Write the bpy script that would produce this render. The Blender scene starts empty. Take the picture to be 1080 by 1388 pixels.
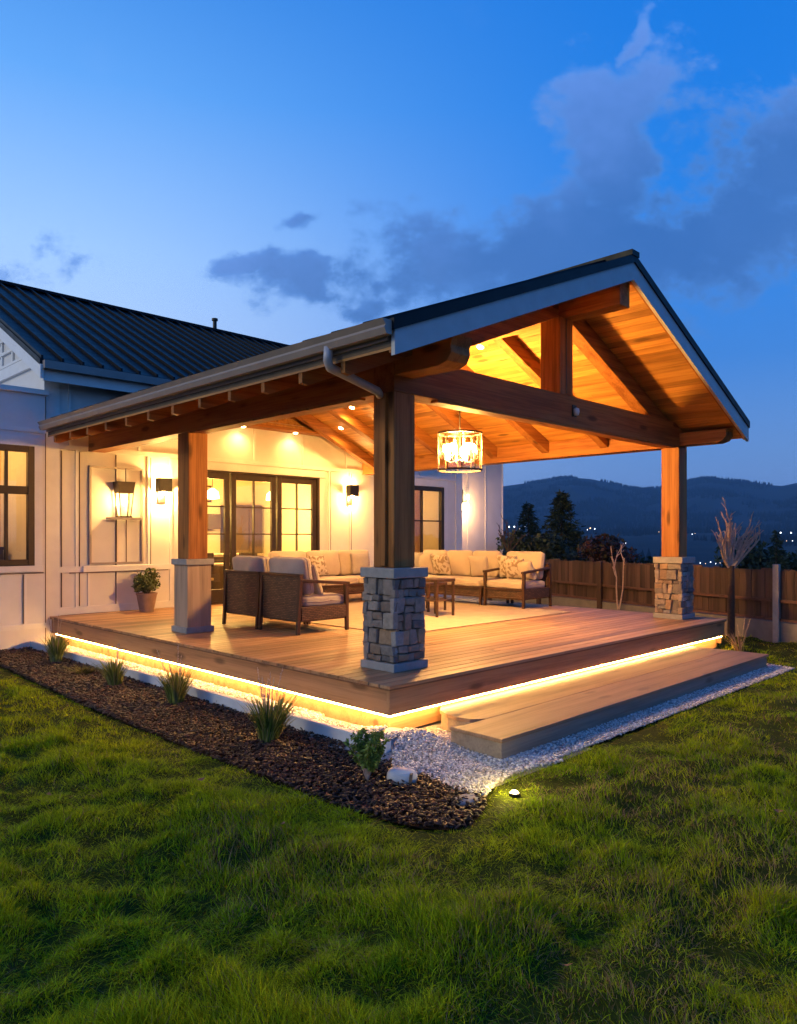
import bpy, bmesh, math, random
import numpy as np
from mathutils import Vector, Matrix
R = random.Random(11)
NP = np.random.default_rng(5)
S = bpy.context.scene
COL = S.collection
rad = math.radians
C0 = np.array([-4.611, -4.723, 1.755])          # camera position (eye height above the gravel)
SQ = math.sqrt(.5)

def ray(u, v):
    a = (u - 540) / 1000.; t = (727 - v) / 1000.
    return np.array([(1 + a) * SQ, (1 - a) * SQ, t])
GZ = -.09
def gp(u, v, z=GZ):                              # survey point on a level plane
    d = ray(u, v); k = (z - C0[2]) / d[2]
    return (C0 + d * k)
def at(u, v, depth):
    return C0 + ray(u, v) * depth

# ------------------------------------------------------------------ noise
def vnoise(x, y, seed=0):
    xi = np.floor(x).astype(np.int64); yi = np.floor(y).astype(np.int64)
    fx = x - xi; fy = y - yi
    fx = fx * fx * (3 - 2 * fx); fy = fy * fy * (3 - 2 * fy)
    def h(a, b):
        n = (a * 374761393 + b * 668265263 + seed * 982451653) & 0x7fffffff
        n = ((n ^ (n >> 13)) * 1274126177) & 0x7fffffff
        return ((n ^ (n >> 16)) & 0xffff) / 65535.
    return (h(xi, yi) * (1 - fx) + h(xi + 1, yi) * fx) * (1 - fy) + (h(xi, yi + 1) * (1 - fx) + h(xi + 1, yi + 1) * fx) * fy
def fbm(x, y, seed=0, oct=4):
    s = 0; a = .5
    for i in range(oct):
        s = s + a * vnoise(x * 2 ** i, y * 2 ** i, seed + i * 7); a *= .5
    return s

# ------------------------------------------------------------------ materials
class NB:
    """node helper"""
    def __init__(s, tree): s.t = tree; s.n = tree.nodes; s.l = tree.links
    def node(s, typ, **kw):
        n = s.n.new(typ)
        for k, v in kw.items(): setattr(n, k, v)
        return n
    def link(s, a, b): s.l.new(a, b)
    def inp(s, sock, v):
        if hasattr(v, 'is_linked') or isinstance(v, bpy.types.NodeSocket): s.l.new(v, sock)
        else: sock.default_value = v
    def m(s, op, a, b=0., c=None, clamp=False):
        n = s.n.new('ShaderNodeMath'); n.operation = op; n.use_clamp = clamp
        s.inp(n.inputs[0], a); s.inp(n.inputs[1], b)
        if c is not None: s.inp(n.inputs[2], c)
        return n.outputs[0]
    def mix(s, f, a, b, blend='MIX'):
        n = s.n.new('ShaderNodeMix'); n.data_type = 'RGBA'; n.blend_type = blend; n.clamp_factor = True
        s.inp(n.inputs[0], f); s.inp(n.inputs[6], a); s.inp(n.inputs[7], b)
        return n.outputs[2]
    def noise(s, vec, scale, detail=3., rough=.55, dim='3D'):
        n = s.n.new('ShaderNodeTexNoise'); n.noise_dimensions = dim
        if vec is not None: s.l.new(vec, n.inputs['Vector'])
        n.inputs['Scale'].default_value = scale; n.inputs['Detail'].default_value = detail; n.inputs['Roughness'].default_value = rough
        return n.outputs['Fac']
    def ramp(s, f, stops):
        n = s.n.new('ShaderNodeValToRGB'); s.l.new(f, n.inputs[0])
        e = n.color_ramp.elements
        while len(e) < len(stops): e.new(.5)
        for i, (p, c) in enumerate(stops): e[i].position = p; e[i].color = (*c, 1) if len(c) == 3 else c
        return n.outputs[0]
    def smooth(s, x, a, b):
        n = s.n.new('ShaderNodeMapRange'); n.interpolation_type = 'SMOOTHSTEP'
        s.inp(n.inputs[0], x); n.inputs[1].default_value = a; n.inputs[2].default_value = b
        return n.outputs[0]
    def mapping(s, scale=(1, 1, 1), rot=(0, 0, 0), coord='Object'):
        tc = s.n.new('ShaderNodeTexCoord'); mp = s.n.new('ShaderNodeMapping')
        s.l.new(tc.outputs[coord], mp.inputs[0]); mp.inputs['Scale'].default_value = scale; mp.inputs['Rotation'].default_value = rot
        return mp.outputs[0]
    def island(s):
        return s.n.new('ShaderNodeNewGeometry').outputs['Random Per Island']

def newmat(name):
    m = bpy.data.materials.new(name); m.use_nodes = True
    b = NB(m.node_tree); bs = m.node_tree.nodes['Principled BSDF']
    return m, b, bs
def bump(b, bs, h, strength=.3, dist=.01):
    n = b.node('ShaderNodeBump'); n.inputs['Strength'].default_value = strength; n.inputs['Distance'].default_value = dist
    b.link(h, n.inputs['Height']); b.link(n.outputs[0], bs.inputs['Normal'])
def c4(c): return (c[0], c[1], c[2], 1.)

def mat_basic(name, c1, c2=None, scale=6, rough=.6, metal=0., isl=0., bstr=.2, bdist=.004, bscale=None, spec=.5, sheen=0.):
    m, b, bs = newmat(name); c2 = c2 or tuple(x * .8 for x in c1)
    vec = b.mapping()
    f = b.noise(vec, scale, 5)
    col = b.ramp(f, [(.3, c1), (.7, c2)])
    if isl:
        k = b.m('MULTIPLY_ADD', b.island(), 2 * isl, 1 - isl)
        cc = b.node('ShaderNodeCombineColor'); [b.link(k, cc.inputs[i]) for i in range(3)]
        col = b.mix(1., col, cc.outputs[0], 'MULTIPLY')
    b.link(col, bs.inputs['Base Color'])
    r = b.m('MULTIPLY_ADD', b.noise(vec, scale * 2.3, 3), .3, rough - .15, clamp=True)
    b.link(r, bs.inputs['Roughness'])
    bs.inputs['Metallic'].default_value = metal; bs.inputs['Specular IOR Level'].default_value = spec
    if sheen: bs.inputs['Sheen Weight'].default_value = sheen
    if bstr: bump(b, bs, b.noise(vec, bscale or scale * 8, 4), bstr, bdist)
    return m

def mat_wood(name, c1, c2, axis='X', rough=.5, isl=.25, knots=1., grain=1., spec=.4):
    m, b, bs = newmat(name)
    i = 'XYZ'.index(axis)
    tc = b.node('ShaderNodeTexCoord').outputs['Object']
    r = b.island()
    off = b.node('ShaderNodeCombineXYZ'); 
    for k in range(3): b.link(b.m('MULTIPLY', r, 37.3 + 11 * k), off.inputs[k])
    va = b.node('ShaderNodeVectorMath', operation='ADD'); b.link(tc, va.inputs[0]); b.link(off.outputs[0], va.inputs[1])
    sc = [9., 9., 9.]; sc[i] = .55
    mp = b.node('ShaderNodeMapping'); b.link(va.outputs[0], mp.inputs[0]); mp.inputs['Scale'].default_value = sc
    sc2 = [60., 60., 60.]; sc2[i] = 1.6
    mp2 = b.node('ShaderNodeMapping'); b.link(va.outputs[0], mp2.inputs[0]); mp2.inputs['Scale'].default_value = sc2
    f1 = b.noise(mp.outputs[0], 1., 5, .6); f2 = b.noise(mp2.outputs[0], 1., 3, .6)
    f = b.m('ADD', b.m('MULTIPLY', f1, .65), b.m('MULTIPLY', f2, .35 * grain))
    dark = tuple(x * .55 for x in c2)
    col = b.ramp(f, [(.28, dark), (.42, c2), (.56, c1), (.8, tuple(min(1, x * 1.15) for x in c1))])
    k = b.m('MULTIPLY_ADD', r, 2 * isl, 1 - isl)
    cc = b.node('ShaderNodeCombineColor'); [b.link(k, cc.inputs[j]) for j in range(3)]
    col = b.mix(1., col, cc.outputs[0], 'MULTIPLY')
    if knots:
        sc3 = [5., 5., 5.]; sc3[i] = 1.5
        mp3 = b.node('ShaderNodeMapping'); b.link(va.outputs[0], mp3.inputs[0]); mp3.inputs['Scale'].default_value = sc3
        vo = b.node('ShaderNodeTexVoronoi'); b.link(mp3.outputs[0], vo.inputs['Vector']); vo.inputs['Scale'].default_value = 1.
        sep = b.node('ShaderNodeSeparateColor'); b.link(vo.outputs['Color'], sep.inputs[0])
        near = b.smooth(vo.outputs['Distance'], .27, .10)
        on = b.m('GREATER_THAN', sep.outputs[0], .42)
        col = b.mix(b.m('MULTIPLY', b.m('MULTIPLY', near, on), .8 * knots), col, c4(tuple(x * .3 for x in c2)))
    b.link(col, bs.inputs['Base Color'])
    bs.inputs['Roughness'].default_value = rough; bs.inputs['Specular IOR Level'].default_value = spec
    bump(b, bs, f, .35, .006)
    return m

def mat_emit(name, col, strength):
    m, b, bs = newmat(name)
    bs.inputs['Base Color'].default_value = c4(col); bs.inputs['Emission Color'].default_value = c4(col)
    bs.inputs['Emission Strength'].default_value = strength
    return m

def mat_glass(name, tint=(1, 1, 1), refl=.12, milk=0.):
    m = bpy.data.materials.new(name); m.use_nodes = True; b = NB(m.node_tree); m.node_tree.nodes.remove(m.node_tree.nodes['Principled BSDF'])
    out = m.node_tree.nodes['Material Output']
    tr = b.node('ShaderNodeBsdfTransparent'); tr.inputs[0].default_value = c4(tint)
    gl = b.node('ShaderNodeBsdfGlossy'); gl.inputs['Roughness'].default_value = .02
    lw = b.node('ShaderNodeLayerWeight'); lw.inputs['Blend'].default_value = .5; fac = b.m('MULTIPLY_ADD', b.m('POWER', lw.outputs['Facing'], 5.), .9, .04)
    mx = b.node('ShaderNodeMixShader'); b.link(b.m('ADD', fac, refl * .3), mx.inputs[0])
    b.link(tr.outputs[0], mx.inputs[1]); b.link(gl.outputs[0], mx.inputs[2]); 
    res = mx.outputs[0]
    if milk:
        tl = b.node('ShaderNodeBsdfTranslucent'); tl.inputs[0].default_value = (.9, .85, .75, 1)
        wv = b.node('ShaderNodeTexNoise'); b.link(b.mapping((34, 34, 3)), wv.inputs['Vector']); wv.inputs['Scale'].default_value = 1.
        m2 = b.node('ShaderNodeMixShader'); b.link(b.m('MULTIPLY', b.smooth(wv.outputs['Fac'], .40, .62), milk), m2.inputs[0]); b.link(res, m2.inputs[1]); b.link(tl.outputs[0], m2.inputs[2]); res = m2.outputs[0]
    b.link(res, out.inputs[0])
    return m

def mat_wicker(name, c1, c2):
    m, b, bs = newmat(name)
    tc = b.node('ShaderNodeTexCoord').outputs['Object']
    sep = b.node('ShaderNodeSeparateXYZ'); b.link(tc, sep.inputs[0])
    h = b.m('ADD', sep.outputs[0], sep.outputs[1])
    cx = b.node('ShaderNodeCombineXYZ'); b.link(h, cx.inputs[0]); b.link(sep.outputs[2], cx.inputs[1])
    br = b.node('ShaderNodeTexBrick'); b.link(cx.outputs[0], br.inputs[0])
    br.inputs['Scale'].default_value = 1.; br.inputs['Brick Width'].default_value = .07; br.inputs['Row Height'].default_value = .024
    br.inputs['Mortar Size'].default_value = .004; br.inputs['Color1'].default_value = c4(c1); br.inputs['Color2'].default_value = c4(c2)
    br.inputs['Mortar'].default_value = (.012, .008, .006, 1)
    b.link(br.outputs[0], bs.inputs['Base Color']); bs.inputs['Roughness'].default_value = .5
    bump(b, bs, b.m('SUBTRACT', 1., br.outputs['Fac']), .8, .004)
    return m

def mat_attr(name, rough=.6, trans=.0, spec=.3):
    m, b, bs = newmat(name)
    a = b.node('ShaderNodeAttribute'); a.attribute_name = 'tint'
    b.link(a.outputs['Color'], bs.inputs['Base Color']); bs.inputs['Roughness'].default_value = rough; bs.inputs['Specular IOR Level'].default_value = spec
    if trans:
        tl = b.node('ShaderNodeBsdfTranslucent'); b.link(a.outputs['Color'], tl.inputs[0])
        mx = b.node('ShaderNodeMixShader'); mx.inputs[0].default_value = trans
        out = m.node_tree.nodes['Material Output']
        b.link(bs.outputs[0], mx.inputs[1]); b.link(tl.outputs[0], mx.inputs[2]); b.link(mx.outputs[0], out.inputs[0])
    return m

def mat_fabric(name, c1, c2, pattern=False):
    m, b, bs = newmat(name)
    vec = b.mapping()
    f = b.noise(vec, 90, 3); g = b.noise(vec, 5, 3)
    col = b.ramp(b.m('MULTIPLY_ADD', f, .5, b.m('MULTIPLY', g, .5)), [(.35, c2), (.65, c1)])
    if pattern:
        p = b.noise(b.mapping((1, 1, 1)), 14, 2, .4)
        col = b.mix(b.smooth(p, .5, .55), col, c4((.26, .19, .13)))
    b.link(col, bs.inputs['Base Color']); bs.inputs['Roughness'].default_value = .9; bs.inputs['Specular IOR Level'].default_value = .1
    bs.inputs['Sheen Weight'].default_value = .2
    bump(b, bs, b.m('ADD', f, b.m('MULTIPLY', g, 2.)), .35, .006)
    return m

def mat_ground(name, stops, scale, bstr=.6, bdist=.03, rough=.95):
    m, b, bs = newmat(name); vec = b.mapping()
    f = b.noise(vec, scale, 8, .65)
    b.link(b.ramp(f, stops), bs.inputs['Base Color']); bs.inputs['Roughness'].default_value = rough; bs.inputs['Specular IOR Level'].default_value = .1
    bump(b, bs, b.noise(vec, scale * 4, 6, .7), bstr, bdist)
    return m

def mat_curtain(name, c):
    m, b, bs = newmat(name); bs.inputs['Base Color'].default_value = c4(c); bs.inputs['Roughness'].default_value = .9
    tl = b.node('ShaderNodeBsdfTranslucent'); tl.inputs[0].default_value = c4(c); mx = b.node('ShaderNodeMixShader'); mx.inputs[0].default_value = .55
    b.link(bs.outputs[0], mx.inputs[1]); b.link(tl.outputs[0], mx.inputs[2]); b.link(mx.outputs[0], m.node_tree.nodes['Material Output'].inputs[0]); return m
def mat_stone():
    m, b, bs = newmat('split_stone'); vec = b.mapping()
    r = b.island(); base = b.ramp(r, [(.0, (.16, .15, .16)), (.2, (.34, .29, .25)), (.4, (.20, .15, .125)), (.55, (.30, .29, .30)), (.7, (.38, .25, .16)), (.78, (.13, .12, .125)), (.9, (.26, .22, .20))])
    n = b.noise(vec, 9, 7, .65); k = b.m('MULTIPLY_ADD', n, 1.5, .25); cc = b.node('ShaderNodeCombineColor'); [b.link(k, cc.inputs[i]) for i in range(3)]
    b.link(b.mix(1., base, cc.outputs[0], 'MULTIPLY'), bs.inputs['Base Color']); bs.inputs['Roughness'].default_value = .8; bs.inputs['Specular IOR Level'].default_value = .25
    bump(b, bs, b.noise(vec, 24, 8, .7), 1., .03); return m

M = dict(
    wall=mat_basic('white_siding_paint', (.74, .71, .67), (.68, .65, .61), 3, .55, bscale=70, bstr=.12),
    trim=mat_basic('white_trim_paint', (.78, .76, .72), (.70, .68, .65), 4, .45, bscale=60, bstr=.1),
    seam=mat_basic('dark_joint', (.16, .11, .075), (.12, .085, .06), 8, .8, bstr=0),
    fascia=mat_basic('grey_fascia_paint', (.46, .47, .49), (.40, .41, .43), 4, .45, bscale=60, bstr=.15),
    roof=mat_basic('dark_standing_seam_metal', (.007, .008, .010), (.005, .006, .008), 2.5, .46, metal=.0, bscale=12, bstr=.12, bdist=.004, spec=.18),
    blackm=mat_basic('black_metal', (.02, .018, .017), (.03, .026, .022), 9, .42, metal=.5, bstr=.05),
    bronze=mat_basic('bronze_frame', (.035, .024, .016), (.055, .036, .022), 7, .45, metal=.35, bstr=.08),
    gutter=mat_basic('gutter_paint', (.33, .27, .24), (.28, .23, .21), 5, .4, bstr=.05),
    spout=mat_basic('downspout_paint', (.44, .42, .44), (.38, .36, .38), 5, .35, bstr=.05),
    beamx=mat_wood('stained_beam_x', (.34, .135, .036), (.22, .078, .020), 'X', .55, .1, spec=.15),
    beamy=mat_wood('stained_beam_y', (.38, .16, .046), (.25, .092, .026), 'Y', .55, .1, spec=.15),
    beamz=mat_wood('stained_post_z', (.38, .155, .046), (.24, .09, .025), 'Z', .55, .08, spec=.15),
    ceil=mat_wood('cedar_ceiling_boards', (.50, .235, .055), (.33, .135, .028), 'Y', .45, .34),
    deck=mat_wood('deck_boards', (.34, .20, .105), (.24, .13, .066), 'X', .45, .36, .5, spec=.32),
    skirtx=mat_wood('deck_fascia_x', (.34, .19, .095), (.25, .13, .062), 'X', .5, .1),
    skirty=mat_wood('deck_fascia_y', (.34, .19, .095), (.25, .13, .062), 'Y', .5, .1),
    edge=mat_wood('deck_edge', (.17, .085, .045), (.12, .055, .03), 'X', .5, .15, 0),
    step=mat_wood('step_tread', (.32, .20, .12), (.24, .145, .085), 'X', .55, .15, .6),
    stepr=mat_wood('step_riser_grey', (.24, .20, .165), (.18, .145, .12), 'X', .6, .12, .8),
    plinthw=mat_wood('weathered_plinth', (.40, .29, .21), (.31, .22, .155), 'Z', .6, .08, .8),
    conc=mat_basic('grey_cap_stone', (.30, .29, .29), (.22, .215, .22), 9, .75, bscale=60, bstr=.5, bdist=.006),
    stone=mat_stone(),
    mortar=mat_basic('mortar', (.09, .08, .07), (.05, .045, .04), 20, .9, bstr=.5),
    edging=mat_basic('edging_board', (.62, .62, .66), (.52, .52, .56), 5, .5, bstr=.1),
    soil=mat_ground('bark_soil', [(.3, (.012, .007, .004)), (.7, (.035, .018, .010))], 22),
    chip=mat_basic('bark_chip', (.048, .018, .009), (.020, .008, .005), 30, .55, isl=.8, bstr=.3, spec=.5),
    gravelbed=mat_ground('gravel_bed', [(.3, (.20, .19, .20)), (.7, (.42, .41, .42))], 40),
    pebble=mat_basic('white_pebble', (.58, .55, .54), (.42, .39, .39), 30, .5, isl=.6, bstr=.2, spec=.5),
    lawn=mat_ground('lawn_soil', [(.35, (.024, .036, .004)), (.6, (.038, .052, .006)), (.75, (.05, .045, .012))], 4.),
    fir=mat_basic('fir_green', (.003, .009, .013), (.002, .006, .010), .05, .9, bstr=0, spec=.1),
    earth=mat_ground('meadow', [(.3, (.010, .018, .010)), (.7, (.022, .030, .018))], .35, .3, .2),
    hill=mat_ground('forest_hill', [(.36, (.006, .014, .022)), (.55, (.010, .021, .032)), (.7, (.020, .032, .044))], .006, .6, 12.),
    wick=mat_wicker('brown_wicker', (.14, .075, .042), (.06, .03, .018)),
    frame=mat_wood('dark_stained_frame', (.06, .028, .016), (.038, .018, .010), 'Z', .38, .1, 0),
    cush=mat_fabric('beige_cushion', (.52, .43, .34), (.44, .36, .28)),
    cushg=mat_fabric('taupe_cushion', (.38, .33, .31), (.30, .26, .245)),
    patt=mat_fabric('patterned_pillow', (.54, .46, .37), (.46, .39, .31), True),
    pill=mat_fabric('plain_pillow', (.50, .42, .35), (.42, .35, .29)),
    rug=mat_fabric('woven_rug', (.44, .34, .22), (.34, .25, .16)),
    fencew=mat_wood('fence_boards', (.072, .042, .036), (.042, .025, .022), 'Z', .75, .4, .6),
    fencer=mat_wood('fence_rail', (.10, .05, .04), (.06, .03, .025), 'Y', .7, .2, 0),
    fpost=mat_basic('grey_fence_post', (.34, .30, .28), (.25, .22, .21), 9, .7, bstr=.3),
    cblock=mat_basic('concrete_kerb', (.20, .19, .195), (.14, .135, .14), 5, .9, bscale=50, bstr=.5),
    bark=mat_basic('dark_bark', (.07, .045, .03), (.04, .025, .018), 18, .9, bstr=.8, bdist=.01),
    twig=mat_basic('pale_twig', (.46, .34, .29), (.30, .21, .17), 25, .7, bstr=.4),
    leaf=mat_attr('leaf_tint', .55, .25), blade=mat_attr('blade_tint', .6, .3, .12),
    pot=mat_basic('terracotta_planter', (.30, .20, .14), (.22, .145, .10), 9, .75, bstr=.3),
    glass=mat_glass('window_glass'), lglass=mat_glass('lamp_glass', (1, .95, .85), .35), drops=mat_glass('seeded_glass', (1, .95, .85), .35, .04),
    iw=mat_basic('interior_wall', (.72, .60, .42), (.68, .56, .38), 3, .7, bstr=.05),
    ifl=mat_wood('interior_floor', (.36, .22, .12), (.26, .15, .08), 'X', .4, .15, 0),
    icab=mat_basic('interior_cabinet', (.07, .04, .022), (.05, .028, .016), 5, .5, bstr=.05),
    icount=mat_basic('counter_top', (.6, .52, .4), (.5, .43, .33), 5, .3, bstr=.05),
    curtain=mat_curtain('curtain_cloth', (.74, .55, .26)),
    rock=mat_basic('pale_rock', (.60, .59, .60), (.45, .44, .46), 6, .8, bscale=20, bstr=.5, bdist=.015),
    flat=mat_basic('slate_slab', (.26, .25, .26), (.18, .17, .18), 8, .75, bstr=.4),
    plast=mat_basic('white_plastic', (.7, .68, .68), (.62, .6, .6), 6, .35, bstr=0),
    dryleaf=mat_basic('dry_leaf', (.30, .13, .06), (.20, .08, .04), 30, .7, bstr=.2),
    bulb=mat_emit('warm_bulb', (1., .62, .25), 90), led=mat_emit('led_tape', (1., .52, .13), 105),
    down=mat_emit('downlight_lens', (1., .62, .25), 70), spotl=mat_emit('ground_spot_lens', (1., .75, .3), 60),
    townw=mat_emit('amber_lamp_head', (1., .62, .3), 4), town=mat_emit('street_lamp_head', (.85, .92, 1.), 9), ilamp=mat_emit('pendant_shade', (1., .66, .28), 14),
    shade=mat_emit('sconce_diffuser', (1., .66, .28), 22),
)

# ------------------------------------------------------------------ mesh builder
ORG = {}
class MB:
    def __init__(s): s.v = []; s.f = []
    def add(s, vs, fs):
        n = len(s.v); s.v += [tuple(map(float, p)) for p in vs]; s.f += [tuple(i + n for i in f) for f in fs]; return s
    def box(s, x0, y0, z0, x1, y1, z1):
        x0, x1 = min(x0, x1), max(x0, x1); y0, y1 = min(y0, y1), max(y0, y1); z0, z1 = min(z0, z1), max(z0, z1)
        return s.add([(x0, y0, z0), (x1, y0, z0), (x1, y1, z0), (x0, y1, z0), (x0, y0, z1), (x1, y0, z1), (x1, y1, z1), (x0, y1, z1)],
                     [(0, 3, 2, 1), (4, 5, 6, 7), (0, 1, 5, 4), (1, 2, 6, 5), (2, 3, 7, 6), (3, 0, 4, 7)])
    def bar(s, p, q, w, h, up=(0, 0, 1)):
        p = Vector(p); q = Vector(q); d = (q - p).normalized(); sd = d.cross(Vector(up)).normalized(); u = sd.cross(d)
        c = []
        for e in (p, q):
            for a, b in ((-1, -1), (1, -1), (1, 1), (-1, 1)): c.append(e + sd * a * w / 2 + u * b * h / 2)
        return s.add(c, [(0, 1, 2, 3)[::-1], (4, 5, 6, 7), (0, 1, 5, 4), (1, 2, 6, 5), (2, 3, 7, 6), (3, 0, 4, 7)])
    def taper(s, p, q, w0, w1):
        p = Vector(p); q = Vector(q); c = []
        for e, w in ((p, w0), (q, w1)):
            for a, b in ((-1, -1), (1, -1), (1, 1), (-1, 1)): c.append(e + Vector((a * w / 2, b * w / 2, 0)))
        return s.add(c, [(0, 3, 2, 1), (4, 5, 6, 7), (0, 1, 5, 4), (1, 2, 6, 5), (2, 3, 7, 6), (3, 0, 4, 7)])
    def tube(s, pts, r, n=8):
        pts = [Vector(p) for p in pts]; rs = r if isinstance(r, (list, tuple)) else [r] * len(pts)
        vs = []; fs = []; prev = None
        for i, p in enumerate(pts):
            d = (pts[min(i + 1, len(pts) - 1)] - pts[max(i - 1, 0)]).normalized()
            if prev is None:
                ref = Vector((1, 0, 0)) if abs(d.x) < .8 else Vector((0, 1, 0)); a = d.cross(ref).normalized()
            else:
                a = (prev - d * prev.dot(d)).normalized()
            prev = a; b = d.cross(a)
            for k in range(n):
                t = 2 * math.pi * k / n; vs.append(p + (a * math.cos(t) + b * math.sin(t)) * rs[i])
        for i in range(len(pts) - 1):
            for k in range(n): fs.append((i * n + k, i * n + (k + 1) % n, (i + 1) * n + (k + 1) % n, (i + 1) * n + k))
        fs.append(tuple(range(n))[::-1]); fs.append(tuple((len(pts) - 1) * n + k for k in range(n)))
        return s.add(vs, fs)
    def lathe(s, prof, c=(0, 0, 0), n=24):
        vs = []; fs = []
        for r, z in prof:
            for k in range(n): t = 2 * math.pi * k / n; vs.append((c[0] + r * math.cos(t), c[1] + r * math.sin(t), c[2] + z))
        for i in range(len(prof) - 1):
            for k in range(n): fs.append((i * n + k, i * n + (k + 1) % n, (i + 1) * n + (k + 1) % n, (i + 1) * n + k))
        if prof[0][0] > 1e-6: fs.append(tuple(range(n))[::-1])
        if prof[-1][0] > 1e-6: fs.append(tuple((len(prof) - 1) * n + k for k in range(n)))
        return s.add(vs, fs)
    def prism(s, poly, axis, a, b):
        def P(p, t):
            return {'X': (t, p[0], p[1]), 'Y': (p[0], t, p[1]), 'Z': (p[0], p[1], t)}[axis]
        n = len(poly)
        fs = [tuple(range(n)), tuple(range(n, 2 * n))[::-1]] + [(i, i + n, (i + 1) % n + n, (i + 1) % n) for i in range(n)]
        return s.add([P(p, a) for p in poly] + [P(p, b) for p in poly], fs)
    def xf(s, mtx, start=0):
        s.v[start:] = [tuple(mtx @ Vector(p)) for p in s.v[start:]]; return s
    def build(s, name, mat, parent=None, bevel=0., seg=2, smooth=False, tint=None):
        o3 = ORG.get(parent.name, (0, 0, 0)) if parent else (0, 0, 0)
        me = bpy.data.meshes.new(name)
        me.from_pydata([(x - o3[0], y - o3[1], z - o3[2]) for x, y, z in s.v], [], s.f)
        bm = bmesh.new(); bm.from_mesh(me); bmesh.ops.recalc_face_normals(bm, faces=bm.faces)
        if bevel: bmesh.ops.bevel(bm, geom=bm.edges[:], offset=bevel, segments=seg, affect='EDGES', profile=.6, clamp_overlap=True)
        bm.to_mesh(me); bm.free()
        if smooth: me.polygons.foreach_set('use_smooth', [True] * len(me.polygons))
        me.materials.append(mat)
        o = bpy.data.objects.new(name, me); COL.objects.link(o)
        if parent: o.parent = parent; ORG[o.name] = o3
        return o

def tag(o, label=None, cat=None, group=None, kind=None):
    if label: o['label'] = label
    if cat: o['category'] = cat
    if group: o['group'] = group
    if kind: o['kind'] = kind
    return o
def thing(name, label, cat, loc=(0, 0, 0), group=None, rz=0., local=False):
    o = bpy.data.objects.new(name, None); COL.objects.link(o); o.empty_display_size = .2
    o.location = loc; o.rotation_euler = (0, 0, rz)
    ORG[o.name] = (0, 0, 0) if local else tuple(loc)
    return tag(o, label, cat, group)
def kids(o): return [c for c in list(bpy.data.objects) if c.parent is o]
def copy_tree(o, parent=None):
    c = o.copy(); COL.objects.link(c)
    if parent: c.parent = parent
    for ch in kids(o): copy_tree(ch, c)
    return c
def light(name, typ, loc, power, col=(1, .55, .2), parent=None, size=.05, **kw):
    l = bpy.data.lights.new(name, typ); l.energy = power * 6.4; l.color = col
    if hasattr(l, 'shadow_soft_size'): l.shadow_soft_size = size
    for k, v in kw.items(): setattr(l, k, v)
    o = bpy.data.objects.new(name, l); COL.objects.link(o)
    if parent:
        o3 = ORG[parent.name]; o.parent = parent; o.location = (loc[0] - o3[0], loc[1] - o3[1], loc[2] - o3[2])
    else: o.location = loc
    return o
def fastmesh(name, V, F, mat, tint=None, parent=None, smooth=False, n=None):
    """numpy mesh: V (N,3), F list of (faces array (k,m)) groups"""
    me = bpy.data.meshes.new(name)
    me.vertices.add(len(V)); me.vertices.foreach_set('co', np.asarray(V, np.float32).ravel())
    loops = np.concatenate([f.ravel() for f in F]); tot = np.concatenate([np.full(len(f), f.shape[1]) for f in F])
    st = np.concatenate([[0], np.cumsum(tot)[:-1]])
    me.loops.add(len(loops)); me.loops.foreach_set('vertex_index', loops.astype(np.int32))
    me.polygons.add(len(tot)); me.polygons.foreach_set('loop_start', st.astype(np.int32)); me.polygons.foreach_set('loop_total', tot.astype(np.int32))
    if smooth: me.polygons.foreach_set('use_smooth', np.ones(len(tot), bool))
    me.update(calc_edges=True)
    if tint is not None:
        a = me.attributes.new('tint', 'FLOAT_COLOR', 'POINT')
        a.data.foreach_set('color', np.concatenate([tint, np.ones((len(tint), 1))], 1).astype(np.float32).ravel())
    me.materials.append(mat)
    o = bpy.data.objects.new(name, me); COL.objects.link(o)
    if parent: o.parent = parent; ORG[o.name] = ORG.get(parent.name, (0, 0, 0))
    return o
def inside(P, poly):
    x, y = P[:, 0], P[:, 1]; r = np.zeros(len(P), bool); n = len(poly)
    for i in range(n):
        x1, y1 = poly[i]; x2, y2 = poly[(i + 1) % n]
        c = ((y1 > y) != (y2 > y)) & (x < (x2 - x1) * (y - y1) / ((y2 - y1) + 1e-12) + x1); r ^= c
    return r
def edge_dist(P, poly):
    d = np.full(len(P), 9e9); n = len(poly)
    for i in range(n):
        a = np.array(poly[i]); b = np.array(poly[(i + 1) % n]); ab = b - a
        t = np.clip(((P - a) @ ab) / (ab @ ab + 1e-12), 0, 1); q = a + t[:, None] * ab
        d = np.minimum(d, np.hypot(*(P - q).T))
    return d

# ------------------------------------------------------------------ camera, sky, sun
cam = bpy.data.cameras.new('camera'); co = bpy.data.objects.new('camera', cam); COL.objects.link(co); S.camera = co
co.location = C0; co.rotation_euler = (rad(90), 0, rad(-45))
cam.sensor_fit = 'VERTICAL'; cam.sensor_height = 36; cam.lens = 36 * 1000 / 1388.; cam.shift_y = 33 / 1388.; cam.clip_end = 30000; cam.clip_start = .05

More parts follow.
